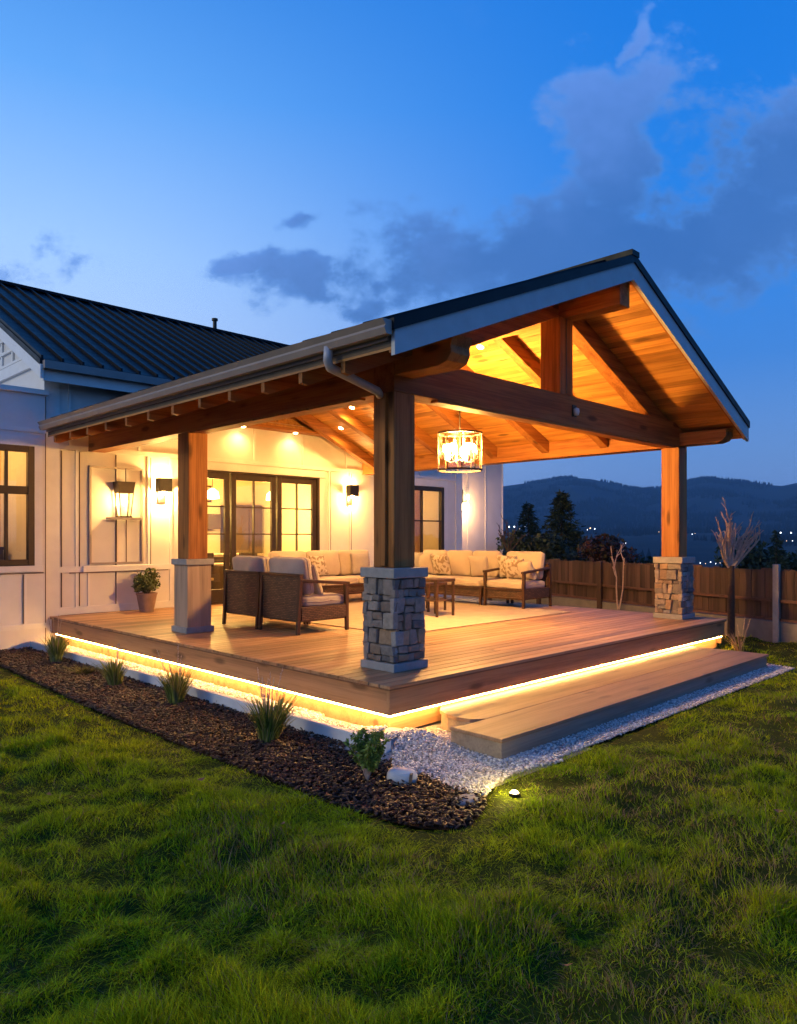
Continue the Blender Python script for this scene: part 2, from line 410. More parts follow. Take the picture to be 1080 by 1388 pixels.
def make_world():
    w = bpy.data.worlds.new('World'); S.world = w; w.use_nodes = True
    b = NB(w.node_tree); bg = w.node_tree.nodes['Background']
    d = b.node('ShaderNodeTexCoord').outputs['Generated']
    def dot(v):
        n = b.node('ShaderNodeVectorMath', operation='DOT_PRODUCT'); b.link(d, n.inputs[0]); n.inputs[1].default_value = v; return n.outputs['Value']
    f = dot((SQ, SQ, 0)); r = dot((SQ, -SQ, 0)); z = dot((0, 0, 1))
    # dusk gradient: brightest low in the west-north-west (to the left of the house), deep blue high in the east
    zz = b.m('MAXIMUM', z, 0.)
    east = b.ramp(zz, [(0., (.20, .32, .60)), (.10, (.125, .265, .58)), (.22, (.045, .20, .60)), (.38, (.014, .185, .66)), (.6, (.004, .150, .60)), (1., (.006, .09, .40))])
    west = b.ramp(zz, [(0., (.42, .50, .72)), (.18, (.46, .61, .90)), (.34, (.32, .53, .89)), (.5, (.11, .34, .80)), (.65, (.022, .185, .62)), (1., (.008, .10, .42))])
    col = b.mix(b.smooth(r, .36, -.46), east, west)
    sky = b.node('ShaderNodeTexSky'); sky.sky_type = 'NISHITA'; sky.sun_disc = False; sky.sun_elevation = rad(1.5); sky.sun_rotation = rad(-80); sky.ozone_density = 3
    # clouds on the celestial sphere
    ff = b.m('MAXIMUM', f, .12)
    p = b.m('DIVIDE', r, ff); q = b.m('DIVIDE', z, ff)
    cv = b.node('ShaderNodeCombineXYZ'); b.link(p, cv.inputs[0]); b.link(b.m('MULTIPLY', q, 1.25), cv.inputs[1])
    wv = b.node('ShaderNodeTexNoise'); b.link(cv.outputs[0], wv.inputs['Vector']); wv.inputs['Scale'].default_value = 4.5; wv.inputs['Detail'].default_value = 5
    ws = b.node('ShaderNodeSeparateColor'); b.link(wv.outputs['Color'], ws.inputs[0])
    p0, q0 = p, q
    p = b.m('ADD', p, b.m('MULTIPLY', b.m('SUBTRACT', ws.outputs[0], .5), .24)); q = b.m('ADD', q, b.m('MULTIPLY', b.m('SUBTRACT', ws.outputs[1], .5), .16))
    n1 = b.noise(cv.outputs[0], 6., 8, .60); n2 = b.noise(cv.outputs[0], 3.2, 5, .55); n3 = b.noise(cv.outputs[0], 22., 6, .6)
    def ell(cx, cy, rx, ry, rot=0., wgt=1.):
        dx = b.m('SUBTRACT', p, cx); dy = b.m('SUBTRACT', q, cy); c, s_ = math.cos(rot), math.sin(rot)
        X = b.m('DIVIDE', b.m('ADD', b.m('MULTIPLY', dx, c), b.m('MULTIPLY', dy, s_)), rx)
        Y = b.m('DIVIDE', b.m('SUBTRACT', b.m('MULTIPLY', dy, c), b.m('MULTIPLY', dx, s_)), ry)
        e = b.m('ADD', b.m('MULTIPLY', X, X), b.m('MULTIPLY', Y, Y))
        return b.m('MULTIPLY', b.m('SUBTRACT', 1., b.m('SQRT', e)), wgt)
    E = [ell(.17, .385, .30, .085, .12), ell(.40, .42, .34, .125, .25), ell(.31, .545, .085, .15, -.25), ell(.29, .60, .10, .08, .2),
         ell(.335, .685, .022, .045, -.45), ell(.52, .50, .2, .11, .35), ell(-.13, .417, .036, .015, .1, .8), ell(-.15, .35, .085, .026, -.3, .8), ell(-.04, .315, .10, .022, .05, .8),
         ell(-.56, .36, .12, .04, 0., .35), ell(-.20, .375, .05, .02, -.3)]
    m = E[0]
    for e in E[1:]: m = b.m('MAXIMUM', m, e)
    dens = b.m('ADD', m, b.m('ADD', b.m('MULTIPLY', b.m('SUBTRACT', n1, .5), 2.6), b.m('MULTIPLY', b.m('SUBTRACT', n3, .5), 1.2)))
    a = b.smooth(dens, -.12, .42)
    wisps = b.m('MULTIPLY', b.smooth(n2, .58, .80), .10)
    # western light catches the left-hand / upper edges, the body stays slate blue
    lit = b.smooth(b.m('ADD', b.m('SUBTRACT', b.m('MULTIPLY', q, 2.6), p), b.m('MULTIPLY', b.m('SUBTRACT', n1, .5), .9)), .85, 1.6)
    edge = b.m('SUBTRACT', 1., b.smooth(dens, .05, .65))
    body = b.mix(b.m('ADD', b.m('MULTIPLY', n2, .9), -.05), c4((.024, .10, .33)), c4((.075, .185, .48)))
    ccol = b.mix(lit, body, c4((.115, .25, .66)))
    ccol = b.mix(b.m('MULTIPLY', edge, .45), ccol, c4((.10, .28, .72)))
    front = b.m('GREATER_THAN', f, .13)
    out = b.mix(b.m('MULTIPLY', b.m('MULTIPLY', a, front), .86), col, ccol)
    out = b.mix(b.m('MULTIPLY', wisps, front), out, c4((.3, .42, .8)))
    out = b.mix(.015, out, sky.outputs[0])
    b.link(out, bg.inputs['Color']); bg.inputs['Strength'].default_value = 1.3
make_world()
sun = bpy.data.lights.new('sun', 'SUN'); sun.energy = 1.05; sun.angle = rad(12); sun.color = (1., .82, .42)
so = bpy.data.objects.new('sun', sun); COL.objects.link(so); so.location = (-14, 6, 9)
so.rotation_euler = Vector((.78, -.40, -.40)).to_track_quat('-Z', 'Y').to_euler()
S.view_settings.view_transform = 'Standard'; S.view_settings.look = 'None'; S.view_settings.exposure = 0; S.view_settings.gamma = 1
S.cycles.use_denoising = True; S.cycles.max_bounces = 7; S.cycles.diffuse_bounces = 4; S.cycles.transparent_max_bounces = 12
S.cycles.sample_clamp_indirect = 6; S.cycles.caustics_reflective = False; S.cycles.caustics_refractive = False; S.cycles.volume_bounces = 0
S.cycles.use_light_tree = True

# ================================================================== GROUND
lower = [(-120, 866), (0, 903), (60, 932), (150, 973), (250, 1014), (350, 1053), (430, 1085), (500, 1109), (570, 1124), (612, 1127), (640, 1119), (656, 1101), (660, 1083), (668, 1068), (692, 1054), (720, 1043)]
bedline = [tuple(gp(u, v)[:2]) for u, v in lower]
strip_r = (6.55, -1.37)
EXC = bedline + [strip_r, (6.66, .05), (7.62, .05), (7.62, 8.), (14, 8.), (14, 20), (-12, 20), (-12, 8.), (-2.4, 8.)]
def lawn_h(x, y):
    h = GZ + .035 + .05 * (fbm(x * .9, y * .9, 3, 3) - .45) + .11 * (fbm(x * 2.3, y * 2.3, 9, 2) - .40) + .10 * (vnoise(x * 6.0, y * 6.0, 13) - .45) + .03 * (vnoise(x * 13., y * 13., 17) - .45)
    return h
def make_lawn():
    xs = np.concatenate([np.arange(-11, 9, .08), np.arange(9, 16.1, .35)]); ys = np.concatenate([np.arange(-11, 2, .08), np.arange(2, 16, .35)])
    X, Y = np.meshgrid(xs, ys); P = np.stack([X.ravel(), Y.ravel()], 1)
    ins = inside(P, EXC); d = edge_dist(P, EXC)
    z = GZ + (lawn_h(P[:, 0], P[:, 1]) - GZ) * np.clip(d / .7, .12, 1)
    z = np.where(ins, GZ - .03 - .05 * np.clip(d / .1, 0, 1), z)
    edge = np.minimum.reduce([P[:, 0] + 11, P[:, 1] + 11, 16 - P[:, 0], 16 - P[:, 1]])
    z = z - .12 * np.clip(1 - edge / .8, 0, 1)
    nx, ny = len(xs), len(ys); I = np.arange(nx * ny).reshape(ny, nx)
    F = np.stack([I[:-1, :-1], I[:-1, 1:], I[1:, 1:], I[1:, :-1]], -1).reshape(-1, 4)
    o = fastmesh('lawn', np.c_[P, z], [F], M['lawn'], smooth=True); tag(o, kind='structure')
make_lawn()
def terrain_z(r, th):
    s1 = np.clip((r - 17) / 70, 0, 1); s1 = s1 * s1 * (3 - 2 * s1); s2 = np.clip((r - 80) / 700, 0, 1)
    x, y = r * np.cos(th), r * np.sin(th)
    return GZ - .06 - 6 * s1 - 26 * s2 + 2.5 * s2 * (fbm(x / 120, y / 120, 21, 3) - .45)
def make_terrain():
    rs = np.concatenate([[0.5, 6], np.geomspace(9, 7000, 70)]); th = np.linspace(0, 2 * np.pi, 181)[:-1]
    RR, TH = np.meshgrid(rs, th, indexing='ij')
    z = terrain_z(RR, TH)
    V = np.stack([2 + RR * np.cos(TH), 2 + RR * np.sin(TH), z], -1).reshape(-1, 3)
    n = len(th); I = np.arange(len(rs) * n).reshape(len(rs), n); J = np.roll(I, -1, 1)
    F = np.stack([I[:-1], I[1:], J[1:], J[:-1]], -1).reshape(-1, 4)
    tag(fastmesh('terrain', V, [F], M['earth'], smooth=True), kind='structure')
make_terrain()
ridge_px = [(200, 668), (450, 672), (560, 668), (640, 664), (685, 660), (710, 657), (735, 655), (755, 651), (775, 649.5), (800, 651), (825, 656), (850, 662), (872, 665), (885, 664), (900, 663), (915, 659), (930, 655), (948, 651), (965, 650), (985, 651), (1000, 653.5), (1020, 656.5), (1040, 659), (1060, 660), (1080, 656), (1130, 650), (1250, 658), (1500, 650), (2600, 655)]
ra = np.array([math.atan((u - 540) / 1000.) for u, _ in ridge_px]); rt = np.array([(727 - v) / 1000. * math.cos(a) for (_, v), a in zip(ridge_px, ra)])
def hill_z(r, a):
    """a: bearing to the right of the camera's axis"""
    H = np.interp(a, ra, rt)
    x = r * np.sin(a); y = r * np.cos(a)
    nz = fbm(x / 420, y / 420, 31, 5) - .47; n2 = np.abs(fbm(x / 260, y / 700, 41, 4) - .47)
    base = -32 + 38 * np.clip((r - 600) / 900, 0, 1) ** .8
    s = np.clip((r - 1500) / 2000, 0, 1); s = s * s * (3 - 2 * s)
    top = 3500 * H
    z = base * (1 - s) + (top + 1.7) * s
    z = z + (nz * 95 - n2 * 120) * np.clip(s * (1 - s) * 4, 0, 1) * .9 + nz * 12 * np.clip((r - 650) / 500, 0, 1) * (1 - s)
    z = np.where(r > 3500, (top + 1.7) * np.clip(1 - (r - 3500) / 1800, .2, 1), z)
    return z
def make_hills():
    rs = np.concatenate([np.linspace(600, 1500, 22), np.linspace(1560, 3500, 46), np.linspace(3600, 5200, 10)])
    an = np.linspace(-.6, 1.15, 520)
    RR, A = np.meshgrid(rs, an, indexing='ij'); z = hill_z(RR, A)
    hx = RR * (np.cos(A) * SQ + np.sin(A) * SQ); hy = RR * (np.cos(A) * SQ - np.sin(A) * SQ)
    V = np.stack([C0[0] + hx, C0[1] + hy, z], -1).reshape(-1, 3)
    n = len(an); I = np.arange(len(rs) * n).reshape(len(rs), n)
    F = np.stack([I[:-1, :-1], I[:-1, 1:], I[1:, 1:], I[1:, :-1]], -1).reshape(-1, 4)
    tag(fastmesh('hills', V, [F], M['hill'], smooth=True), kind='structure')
make_hills()
def make_wood():
    rg = np.random.default_rng(77); out = []
    for r0, r1, n, h0, h1 in ((640, 1500, 9000, 5, 11), (1500, 3450, 26000, 8, 15)):
        r = np.sqrt(rg.uniform(r0 ** 2, r1 ** 2, n)); a = rg.uniform(-.12, .62, n); k = fbm(r * np.sin(a) / 170, r * np.cos(a) / 170, 51, 3)
        ok = k > (.47 if r0 < 1000 else .40); r, a = r[ok], a[ok]; out.append(np.stack([r, a, rg.uniform(h0, h1, len(r)), rg.uniform(.20, .34, len(r))], 1))
    Q = np.concatenate(out); r, a, h, wf = Q.T; z = hill_z(r, a); n = len(r)
    x = C0[0] + r * SQ * (np.cos(a) + np.sin(a)); y = C0[1] + r * SQ * (np.cos(a) - np.sin(a))
    V = np.zeros((n, 6, 3))
    for i in range(5):
        t = 2 * np.pi * i / 5 + r; V[:, i] = np.stack([x + h * wf * np.cos(t), y + h * wf * np.sin(t), z - 1.], 1)
    V[:, 5] = np.stack([x, y, z + h], 1); b = np.arange(n)[:, None] * 6
    F = np.concatenate([np.concatenate([b + i, b + (i + 1) % 5, b + 5], 1) for i in range(5)])
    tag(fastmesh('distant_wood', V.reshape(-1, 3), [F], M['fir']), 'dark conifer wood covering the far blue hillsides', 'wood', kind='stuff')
make_wood()
def make_haze():
    o = MB().box(-5600, -5600, -70, 5600, 5600, 330).build('haze', M['glass']); o.data.materials.clear()
    m = bpy.data.materials.new('haze_air'); m.use_nodes = True; m.node_tree.nodes.clear(); b = NB(m.node_tree)
    out = b.node('ShaderNodeOutputMaterial'); pv = b.node('ShaderNodeVolumePrincipled')
    pv.inputs['Color'].default_value = (.28, .60, 1., 1); pv.inputs['Density'].default_value = HAZE; pv.inputs['Anisotropy'].default_value = 0.
    b.link(pv.outputs[0], out.inputs['Volume']); o.data.materials.append(m); tag(o, kind='stuff')
HAZE = .00014
make_haze()

# --- bed, gravel
gravel_front = [(548, 1008), (533, 1027), (531, 1044), (545, 1050), (570, 1052), (592, 1062), (615, 1072), (640, 1080), (659, 1080), (668, 1068), (692, 1054), (720, 1043)]
gfl = [tuple(gp(u, v)[:2]) for u, v in gravel_front]
GRAVEL = gfl + [strip_r, (6.64, .3), (-.02, .3), (-.02, 8.0), (-.34, 8.0), (-.34, -.27)]
MULCH = bedline[:13] + [g for g in gfl[:9][::-1]] + [(-.34, -.27), (-.34, 8.0), (-2.4, 8.0)]
def sheet(name, poly, z, mat):
    me = bpy.data.meshes.new(name); bm = bmesh.new()
    vs = [bm.verts.new((x, y, z)) for x, y in poly]; es = [bm.edges.new((vs[i], vs[(i + 1) % len(vs)])) for i in range(len(vs))]
    bmesh.ops.triangle_fill(bm, edges=es, use_beauty=True); bmesh.ops.recalc_face_normals(bm, faces=bm.faces)
    if sum(f.normal.z for f in bm.faces) < 0: bmesh.ops.reverse_faces(bm, faces=bm.faces)
    bm.to_mesh(me); bm.free(); me.materials.append(mat)
    o = bpy.data.objects.new(name, me); COL.objects.link(o); return tag(o, kind='structure')
sheet('mulch_bed', MULCH, GZ + .006, M['soil'])
sheet('gravel_bed', GRAVEL, GZ + .012, M['gravelbed'])
def scatter(poly, n):
    P = np.array(poly); lo, hi = P.min(0), P.max(0); out = []
    while sum(map(len, out)) < n:
        q = lo + NP.random((n * 2, 2)) * (hi - lo); out.append(q[inside(q, poly)])
    return np.concatenate(out)[:n]
def rotmats(n, tilt=1.):
    a = NP.random(n) * 2 * np.pi; t = NP.normal(0, tilt, n); b = NP.random(n) * 2 * np.pi
    ca, sa, ct, st, cb, sb = np.cos(a), np.sin(a), np.cos(t), np.sin(t), np.cos(b), np.sin(b)
    Rz = np.zeros((n, 3, 3)); Rz[:, 0, 0] = ca; Rz[:, 0, 1] = -sa; Rz[:, 1, 0] = sa; Rz[:, 1, 1] = ca; Rz[:, 2, 2] = 1
    Rx = np.zeros((n, 3, 3)); Rx[:, 0, 0] = 1; Rx[:, 1, 1] = ct; Rx[:, 1, 2] = -st; Rx[:, 2, 1] = st; Rx[:, 2, 2] = ct
    Rb = np.zeros((n, 3, 3)); Rb[:, 0, 0] = cb; Rb[:, 0, 1] = -sb; Rb[:, 1, 0] = sb; Rb[:, 1, 1] = cb; Rb[:, 2, 2] = 1
    return Rz @ Rx @ Rb
def ico(sub=1):
    bm = bmesh.new(); bmesh.ops.create_icosphere(bm, subdivisions=sub, radius=1.); V = np.array([v.co[:] for v in bm.verts]); F = np.array([[v.index for v in f.verts] for f in bm.faces]); bm.free(); return V, F
def mound(x, y):
    return mound0(x, y) * np.clip(1 - (x - .2) / .25, 0, 1)
def mound0(x, y):                                # the gravel is heaped against the corner of the deck
    return .10 * np.exp(-(((x - .02) / .55) ** 2 + ((y + .18) / .38) ** 2)) + .05 * np.exp(-((x + .02) / .22) ** 2) * (y > 0)
def make_pebbles():
    V, F = ico(1)
    reg = [(gfl + [(.6, -1.42), (.6, -.05), (-.02, -.05), (-.02, 1.2), (-.31, 1.2), (-.31, -.27)], 12500, 1.), ([(-.31, 1.), (.1, 1.), (.1, 7.9), (-.31, 7.9)], 8500, 1.2),
           ([gfl[-1], strip_r, (6.66, .0), (6.36, .0), (6.3, -1.05), (.3, -1.05)], 9500, 1.)]
    C = []; SC = []
    for poly, n, k in reg:
        q = scatter(poly, n); C.append(q); SC.append(k * NP.uniform(.55, 1.35, n))
    C = np.concatenate(C); sc = np.concatenate(SC); n = len(C)
    size = .0112 * sc[:, None] * np.stack([NP.uniform(.8, 1.4, n), NP.uniform(.7, 1.1, n), NP.uniform(.5, .8, n)], 1)
    W = V[None] * size[:, None, :] * (1 + NP.normal(0, .12, (n, len(V), 1)))
    W = np.einsum('nij,nkj->nki', rotmats(n, .5), W)
    z = GZ + .008 + mound(C[:, 0], C[:, 1]) + NP.random(n) * .016
    W += np.c_[C, z][:, None, :]
    Fs = (F[None] + (np.arange(n) * len(V))[:, None, None]).reshape(-1, 3)
    tag(fastmesh('pebbles', W.reshape(-1, 3), [Fs], M['pebble']), 'white crushed stone heaped at the deck corner and along the step', 'gravel', kind='stuff')
    # heap under the loose stones
    g = np.linspace(0, 1, 40); X, Y = np.meshgrid(-.5 + g * 1.6, -1.4 + g * 2.6); zz = np.where((X < .12), .0, 0) + mound(X, Y) + GZ + .004
    I = np.arange(1600).reshape(40, 40); Fq = np.stack([I[:-1, :-1], I[:-1, 1:], I[1:, 1:], I[1:, :-1]], -1).reshape(-1, 4)
    tag(fastmesh('gravel_heap', np.stack([X, Y, zz], -1).reshape(-1, 3), [Fq], M['gravelbed'], smooth=True), kind='structure')
make_pebbles()
def make_chips():
    V = np.array([(-1, -1, -1), (1, -1, -1), (1, 1, -1), (-1, 1, -1), (-.8, -.9, 1), (.9, -.7, 1), (.8, .8, 1), (-1, .9, 1)], float)
    F = np.array([(0, 3, 2, 1), (4, 5, 6, 7), (0, 1, 5, 4), (1, 2, 6, 5), (2, 3, 7, 6), (3, 0, 4, 7)])
    C = scatter(MULCH, 19000); n = len(C)
    d = np.hypot(C[:, 0] - C0[0], C[:, 1] - C0[1]); k = np.where(d > 8, 1.5, 1.)
    size = k[:, None] * np.stack([NP.uniform(.008, .032, n), NP.uniform(.004, .011, n), NP.uniform(.0015, .005, n)], 1)
    W = np.einsum('nij,nkj->nki', rotmats(n, .45), V[None] * size[:, None, :])
    W += np.c_[C, GZ + .012 + NP.random(n) * .035][:, None, :]
    Fs = (F[None] + (np.arange(n) * 8)[:, None, None]).reshape(-1, 4)
    tag(fastmesh('bark_mulch', W.reshape(-1, 3), [Fs], M['chip']), 'dark shredded bark mulch covering the planting bed', 'mulch', kind='stuff')
make_chips()
def make_grass():
    def zone(n, d0, d1):
        dd = np.sqrt(NP.uniform(d0 ** 2, d1 ** 2, n)); lat = NP.uniform(-.78, 1.0, n) * (dd + .3)
        return np.stack([C0[0] + (dd + lat) * SQ, C0[1] + (dd - lat) * SQ], 1), dd
    Ps, Ds, Ts, Oz = [], [], [], []
    for d0, d1, nu, nt, per in ((1.9, 3.6, 72000, 2800, 64), (3.6, 6.5, 95000, 5000, 46), (6.5, 11, 170000, 5000, 28), (11, 18, 110000, 1800, 24)):
        p, d = zone(nu, d0, d1); Ps.append(p); Ds.append(d); Ts.append(np.zeros(nu)); Oz.append(np.zeros((nu, 2)))
        c, d = zone(nt, d0, d1); k = np.repeat(np.arange(nt), per); sz = NP.uniform(.022, .07, nt)
        off = NP.normal(0, 1, (nt * per, 2)) * sz[k][:, None]; Ps.append(c[k] + off); Ds.append(d[k]); Ts.append((sz / .06)[k]); Oz.append(off)
    P = np.concatenate(Ps); D = np.concatenate(Ds); TU = np.concatenate(Ts); OF = np.concatenate(Oz)
    ok = ~inside(P, EXC); P, D, TU, OF = P[ok], D[ok], TU[ok], OF[ok]
    ed = edge_dist(P, EXC); x, y = P.T
    bare = fbm(x * .9 + 11, y * .9, 61, 3); big = .45 * fbm(x * 1.3, y * 1.3, 81, 3) + .55 * (fbm(x * 2.3, y * 2.3, 9, 2) * .75 + vnoise(x * 6.0, y * 6.0, 13) * .28)
    ok = (NP.random(len(P)) < np.clip((bare - .22) / .09, .30, 1)) & (ed > .012); P, D, TU, OF, big, ed, bare = [a[ok] for a in (P, D, TU, OF, big, ed, bare)]
    x, y = P.T; n = len(P)
    L = np.where(TU > 0, .055 + .06 * TU, .038 + .02 * big) * NP.uniform(.5, 1.2, n) * (.34 + 1.4 * np.clip(big * 2.3 - .68, 0, 1))
    L *= np.where(D < 4.2, 1.2, 1.) * np.clip(.45 + ed * 1.4, .45, 1.) * .78; tall = NP.random(n) < .008; L = np.where(tall, L * 2.1, L)
    Wd = np.clip(.0013 + .00055 * D, .0024, .008) * NP.uniform(.7, 1.3, n)
    az = NP.uniform(0, 2 * np.pi, n); flow = fbm(x * .7, y * .7, 91, 2) * 9; lean = NP.uniform(.05, .6, n) * L
    lx = np.cos(az) * lean * .75 + np.cos(flow) * L * .14 + OF[:, 0] * .7; ly = np.sin(az) * lean * .75 + np.sin(flow) * L * .14 + OF[:, 1] * .7
    wa = az + np.pi / 2 + NP.normal(0, .5, n); wx = np.cos(wa) * Wd / 2; wy = np.sin(wa) * Wd / 2
    z0 = GZ + (lawn_h(x, y) - GZ) * np.clip(ed / .7, .12, 1) - .008
    V = np.zeros((n, 5, 3))
    for i, (t, w) in enumerate(((0, 1), (0, -1), (.55, .8), (.55, -.8), (1, 0))):
        V[:, i, 0] = x + lx * t ** 1.7 + wx * w; V[:, i, 1] = y + ly * t ** 1.7 + wy * w; V[:, i, 2] = z0 + L * (t - .22 * t * t)
    b = np.arange(n)[:, None] * 5
    Q = np.concatenate([b + 0, b + 1, b + 3, b + 2], 1); T = np.concatenate([b + 2, b + 3, b + 4], 1)
    g = NP.random((n, 1)); hue = np.clip(fbm(x * 1.6, y * 1.6, 101, 3)[:, None] * 1.6 - .3, 0, 1)
    c = (1 - hue) * np.array([.235, .36, .006]) + hue * np.array([.45, .49, .008])
    c = c * (.32 + 1.25 * g)
    dry = (NP.random((n, 1)) < (.045 + .45 * np.clip(.42 - bare, 0, .2)[:, None] * 4)).astype(float)
    c = c * (1 - dry) + dry * np.array([.30, .20, .10]) * (.5 + .8 * g)
    col = np.repeat(c, 5, 0)
    tag(fastmesh('grass', V.reshape(-1, 3), [Q, T], M['blade'], tint=col), 'green tufted lawn grass around the planting bed', 'grass', kind='stuff')
make_grass()

# ================================================================== HOUSE
YB = 8.1
house = thing('house', 'white board and batten house with dark metal roof behind the porch', 'house', (6, YB + 2, 0))
def wall_x(mb, x0, x1, z0, z1, y0, y1, holes):
    xs = sorted({x0, x1, *[h[0] for h in holes], *[h[1] for h in holes]}); 
    for a, b_ in zip(xs, xs[1:]):
        hs = sorted([h for h in holes if h[0] <= a + 1e-6 and h[1] >= b_ - 1e-6], key=lambda h: h[2]); z = z0
        for h in hs:
            if h[2] > z + 1e-6: mb.box(a, y0, z, b_, y1, h[2])
            z = h[3]
        if z < z1 - 1e-6: mb.box(a, y0, z, b_, y1, z1)
DOORH = (2.33, 5.70, .44, 3.05); WINR = (8.25, 9.88, 1.05, 3.03)
XE = 10.6; XEND = 12.9
w = MB(); wall_x(w, 0., XE, 0., 4.72, YB, YB + .2, [DOORH, WINR]); w.build('wall', M['wall'], house)
w = MB().box(XE, YB + .38, -.1, XEND, YB + .58, 4.72).box(XE - .2, YB + .2, -.1, XE, YB + .58, 4.72).box(XEND - .2, YB + .58, -.1, XEND, 18., 4.72); w.build('rear_wall', M['wall'], house)
# gable end wall (x = 0)
gz = 4.72; RY = 13.3
MB().prism([(YB + .2, 0.), (18.2, 0.), (18.2, gz), (RY, 7.05), (YB + .2, gz)], 'X', .0, .2).build('gable_wall', M['wall'], house)
sd = MB()
for i, zz in enumerate((4.95, 5.2, 5.45, 5.7, 5.95)):
    yy = 8.6 + (zz - 4.72) * 2.25
    sd.box(-.045, yy + .1, zz - .03, -.004, 13, zz + .02)
for yy in (9.3, 9.9, 10.5, 11.1, 11.7): sd.box(-.035, yy, 4.8, -.004, yy + .06, min(6.4, 4.72 + (yy - 8.45) / 2.2))
sd.box(-.06, 8.55, 4.70, -.004, 14, 4.90); sd.build('gable_boards', M['trim'], house)
# battens and trim on the porch wall
bt = MB()
def batten(x, z0, z1, w_=.05): bt.box(x - w_ / 2, YB - .022, z0, x + w_ / 2, YB, z1)
for x in (.42, 1.72, 2.16, 6.0, 6.62, 7.6, 8.05):
    batten(x, .44, 3.22)
for x in np.arange(.3, 10.4, 1.24): batten(x, 3.30, 4.6, .04)
for x in (.62, 1.12, 1.58): batten(x, .44, 1.12, .035)
bt.box(0, YB - .025, 3.22, 10.4, YB, 3.30).box(2.16, YB - .026, 3.06, 5.86, YB, 3.2)
bt.box(.0, YB - .028, 1.14, 2.14, YB, 1.24).box(5.88, YB - .024, .43, 10.4, YB, .62)
bt.box(0., YB - .027, .43, 2.14, YB, .55).box(-.118, YB - .03, -.1, .13, YB, 4.5).box(10.35, YB - .03, 0., 10.6, YB, 4.5)
bt.build('battens', M['trim'], house)
jl = []                                      # narrow brown joint strips between the cladding panels
for x in (.46, 1.10, 1.75, 6.03, 6.65): jl.append((x, YB - .0235, .56, x + .011, YB - .002, 3.2))
jl += [(.3, YB - .030, 1.125, 2.1, YB - .002, 1.138), (.16, YB - .0235, .56, .172, YB - .002, 3.2)]
for j_ in jl: MB().box(*j_).build('panel_joint', M['seam'], house)
bt = MB()
for x in np.arange(XE + .7, XEND, .8): bt.box(x, YB + .365, 0, x + .04, YB + .38, 4.7)
bt.build('rear_battens', M['trim'], house)
# main roof: eave along x at y=7.75
def roof_slab(name, ya, za, yb, zb, x0, x1, th, parent, seam=.33):
    mb = MB().prism([(ya, za - th), (yb, zb - th), (yb, zb), (ya, za)], 'X', x0, x1)
    L = math.hypot(yb - ya, zb - za)
    for x in np.arange(x0 + .02, x1, seam):
        dz = .06; mb.prism([(ya, za), (yb, zb), (yb, zb + dz), (ya, za + dz)], 'X', x, x + .035)
    return mb.build(name, M['roof'], parent)
RZ = 7.42; EZ = 4.62
rf = roof_slab('roof', 7.75, EZ, RY, RZ, -.3, XEND + .35, .10, house)
roof_slab('roof', 18.8, EZ, RY, RZ, -.3, XEND + .35, .10, house)
MB().bar((-.3, RY, RZ + .03), (XEND + .35, RY, RZ + .03), .22, .06).build('ridge_cap', M['roof'], house)
fb = MB(); fb.prism([(7.72, EZ - .32), (RY, RZ - .32), (RY, RZ - .10), (7.72, EZ - .10)], 'X', -.30, -.25); fb.prism([(18.8, EZ - .32), (RY, RZ - .32), (RY, RZ - .10), (18.8, EZ - .10)], 'X', -.30, -.25)
fb.build('rake_board', M['trim'], house)
MB().prism([(7.79, EZ - .18), (RY, RZ - .18), (RY, RZ - .104), (7.79, EZ - .104)], 'X', -.248, XEND + .3).build('soffit', M['trim'], house)
MB().box(-.26, 7.64, EZ - .16, XEND + .3, 7.75, EZ - .03).build('gutter', M['gutter'], house)
MB().box(-.24, 7.76, EZ - .34, XEND + .3, 7.80, EZ - .11).build('eave_board', M['trim'], house)
vp = at(291, 452, 20.9)
v_ = MB().lathe([(.055, -.3), (.055, .36), (.085, .36), (.085, .42), (.0, .44)], tuple(vp), 12); v_.build('vent_pipe', M['blackm'], rf)

# left wing bump-out with its window
wing = thing('side_wing', 'low white bump-out wall at far left with a lit two-pane window', 'wing', (-1.6, 8.9, 0))
WX0, WX1, WY = -4.2, -.12, 8.0
LW = (-1.62, -.30, 1.28, 3.22)
w = MB(); wall_x(w, WX0, WX1, -.1, 4.08, WY, WY + .2, [LW]); w.box(WX0, WY + .2, -.1, WX0 + .2, 11.5, 4.08).box(WX1 - .15, WY + .2, -.1, WX1, 11.5, 4.08).box(WX0 + .2, 11.3, -.1, WX1 - .15, 11.5, 4.08); w.build('wall', M['wall'], wing)
MB().box(WX0 - .06, WY - .05, 4.08, WX1 + .03, 11.56, 4.16).build('roof', M['trim'], wing)
t = MB(); fx0, fx1, fz0, fz1 = LW
t.box(fx1, WY - .025, fz0 - .08, fx1 + .12, WY, fz1 + .14).box(fx0 - .1, WY - .027, fz1, fx1, WY, fz1 + .16).box(fx0 - .1, WY - .04, fz0 - .10, fx1 + .13, WY, fz0 - .005)
t.box(WX0, WY - .02, 3.45, WX1, WY, 3.52).box(-.46, WY - .022, .3, -.42, WY, 1.15).box(WX0, WY - .021, .25, WX1, WY, .33); t.build('trim', M['trim'], wing)
for j_ in ((-.475, WY - .0235, .34, -.46, WY - .001, 1.14), (WX0, WY - .0235, 1.15, WX1 - .04, WY - .001, 1.163), (WX1 - .010, WY - .006, 0, WX1 + .003, WY - .001, 4.06)): MB().box(*j_).build('panel_joint', M['seam'], wing)
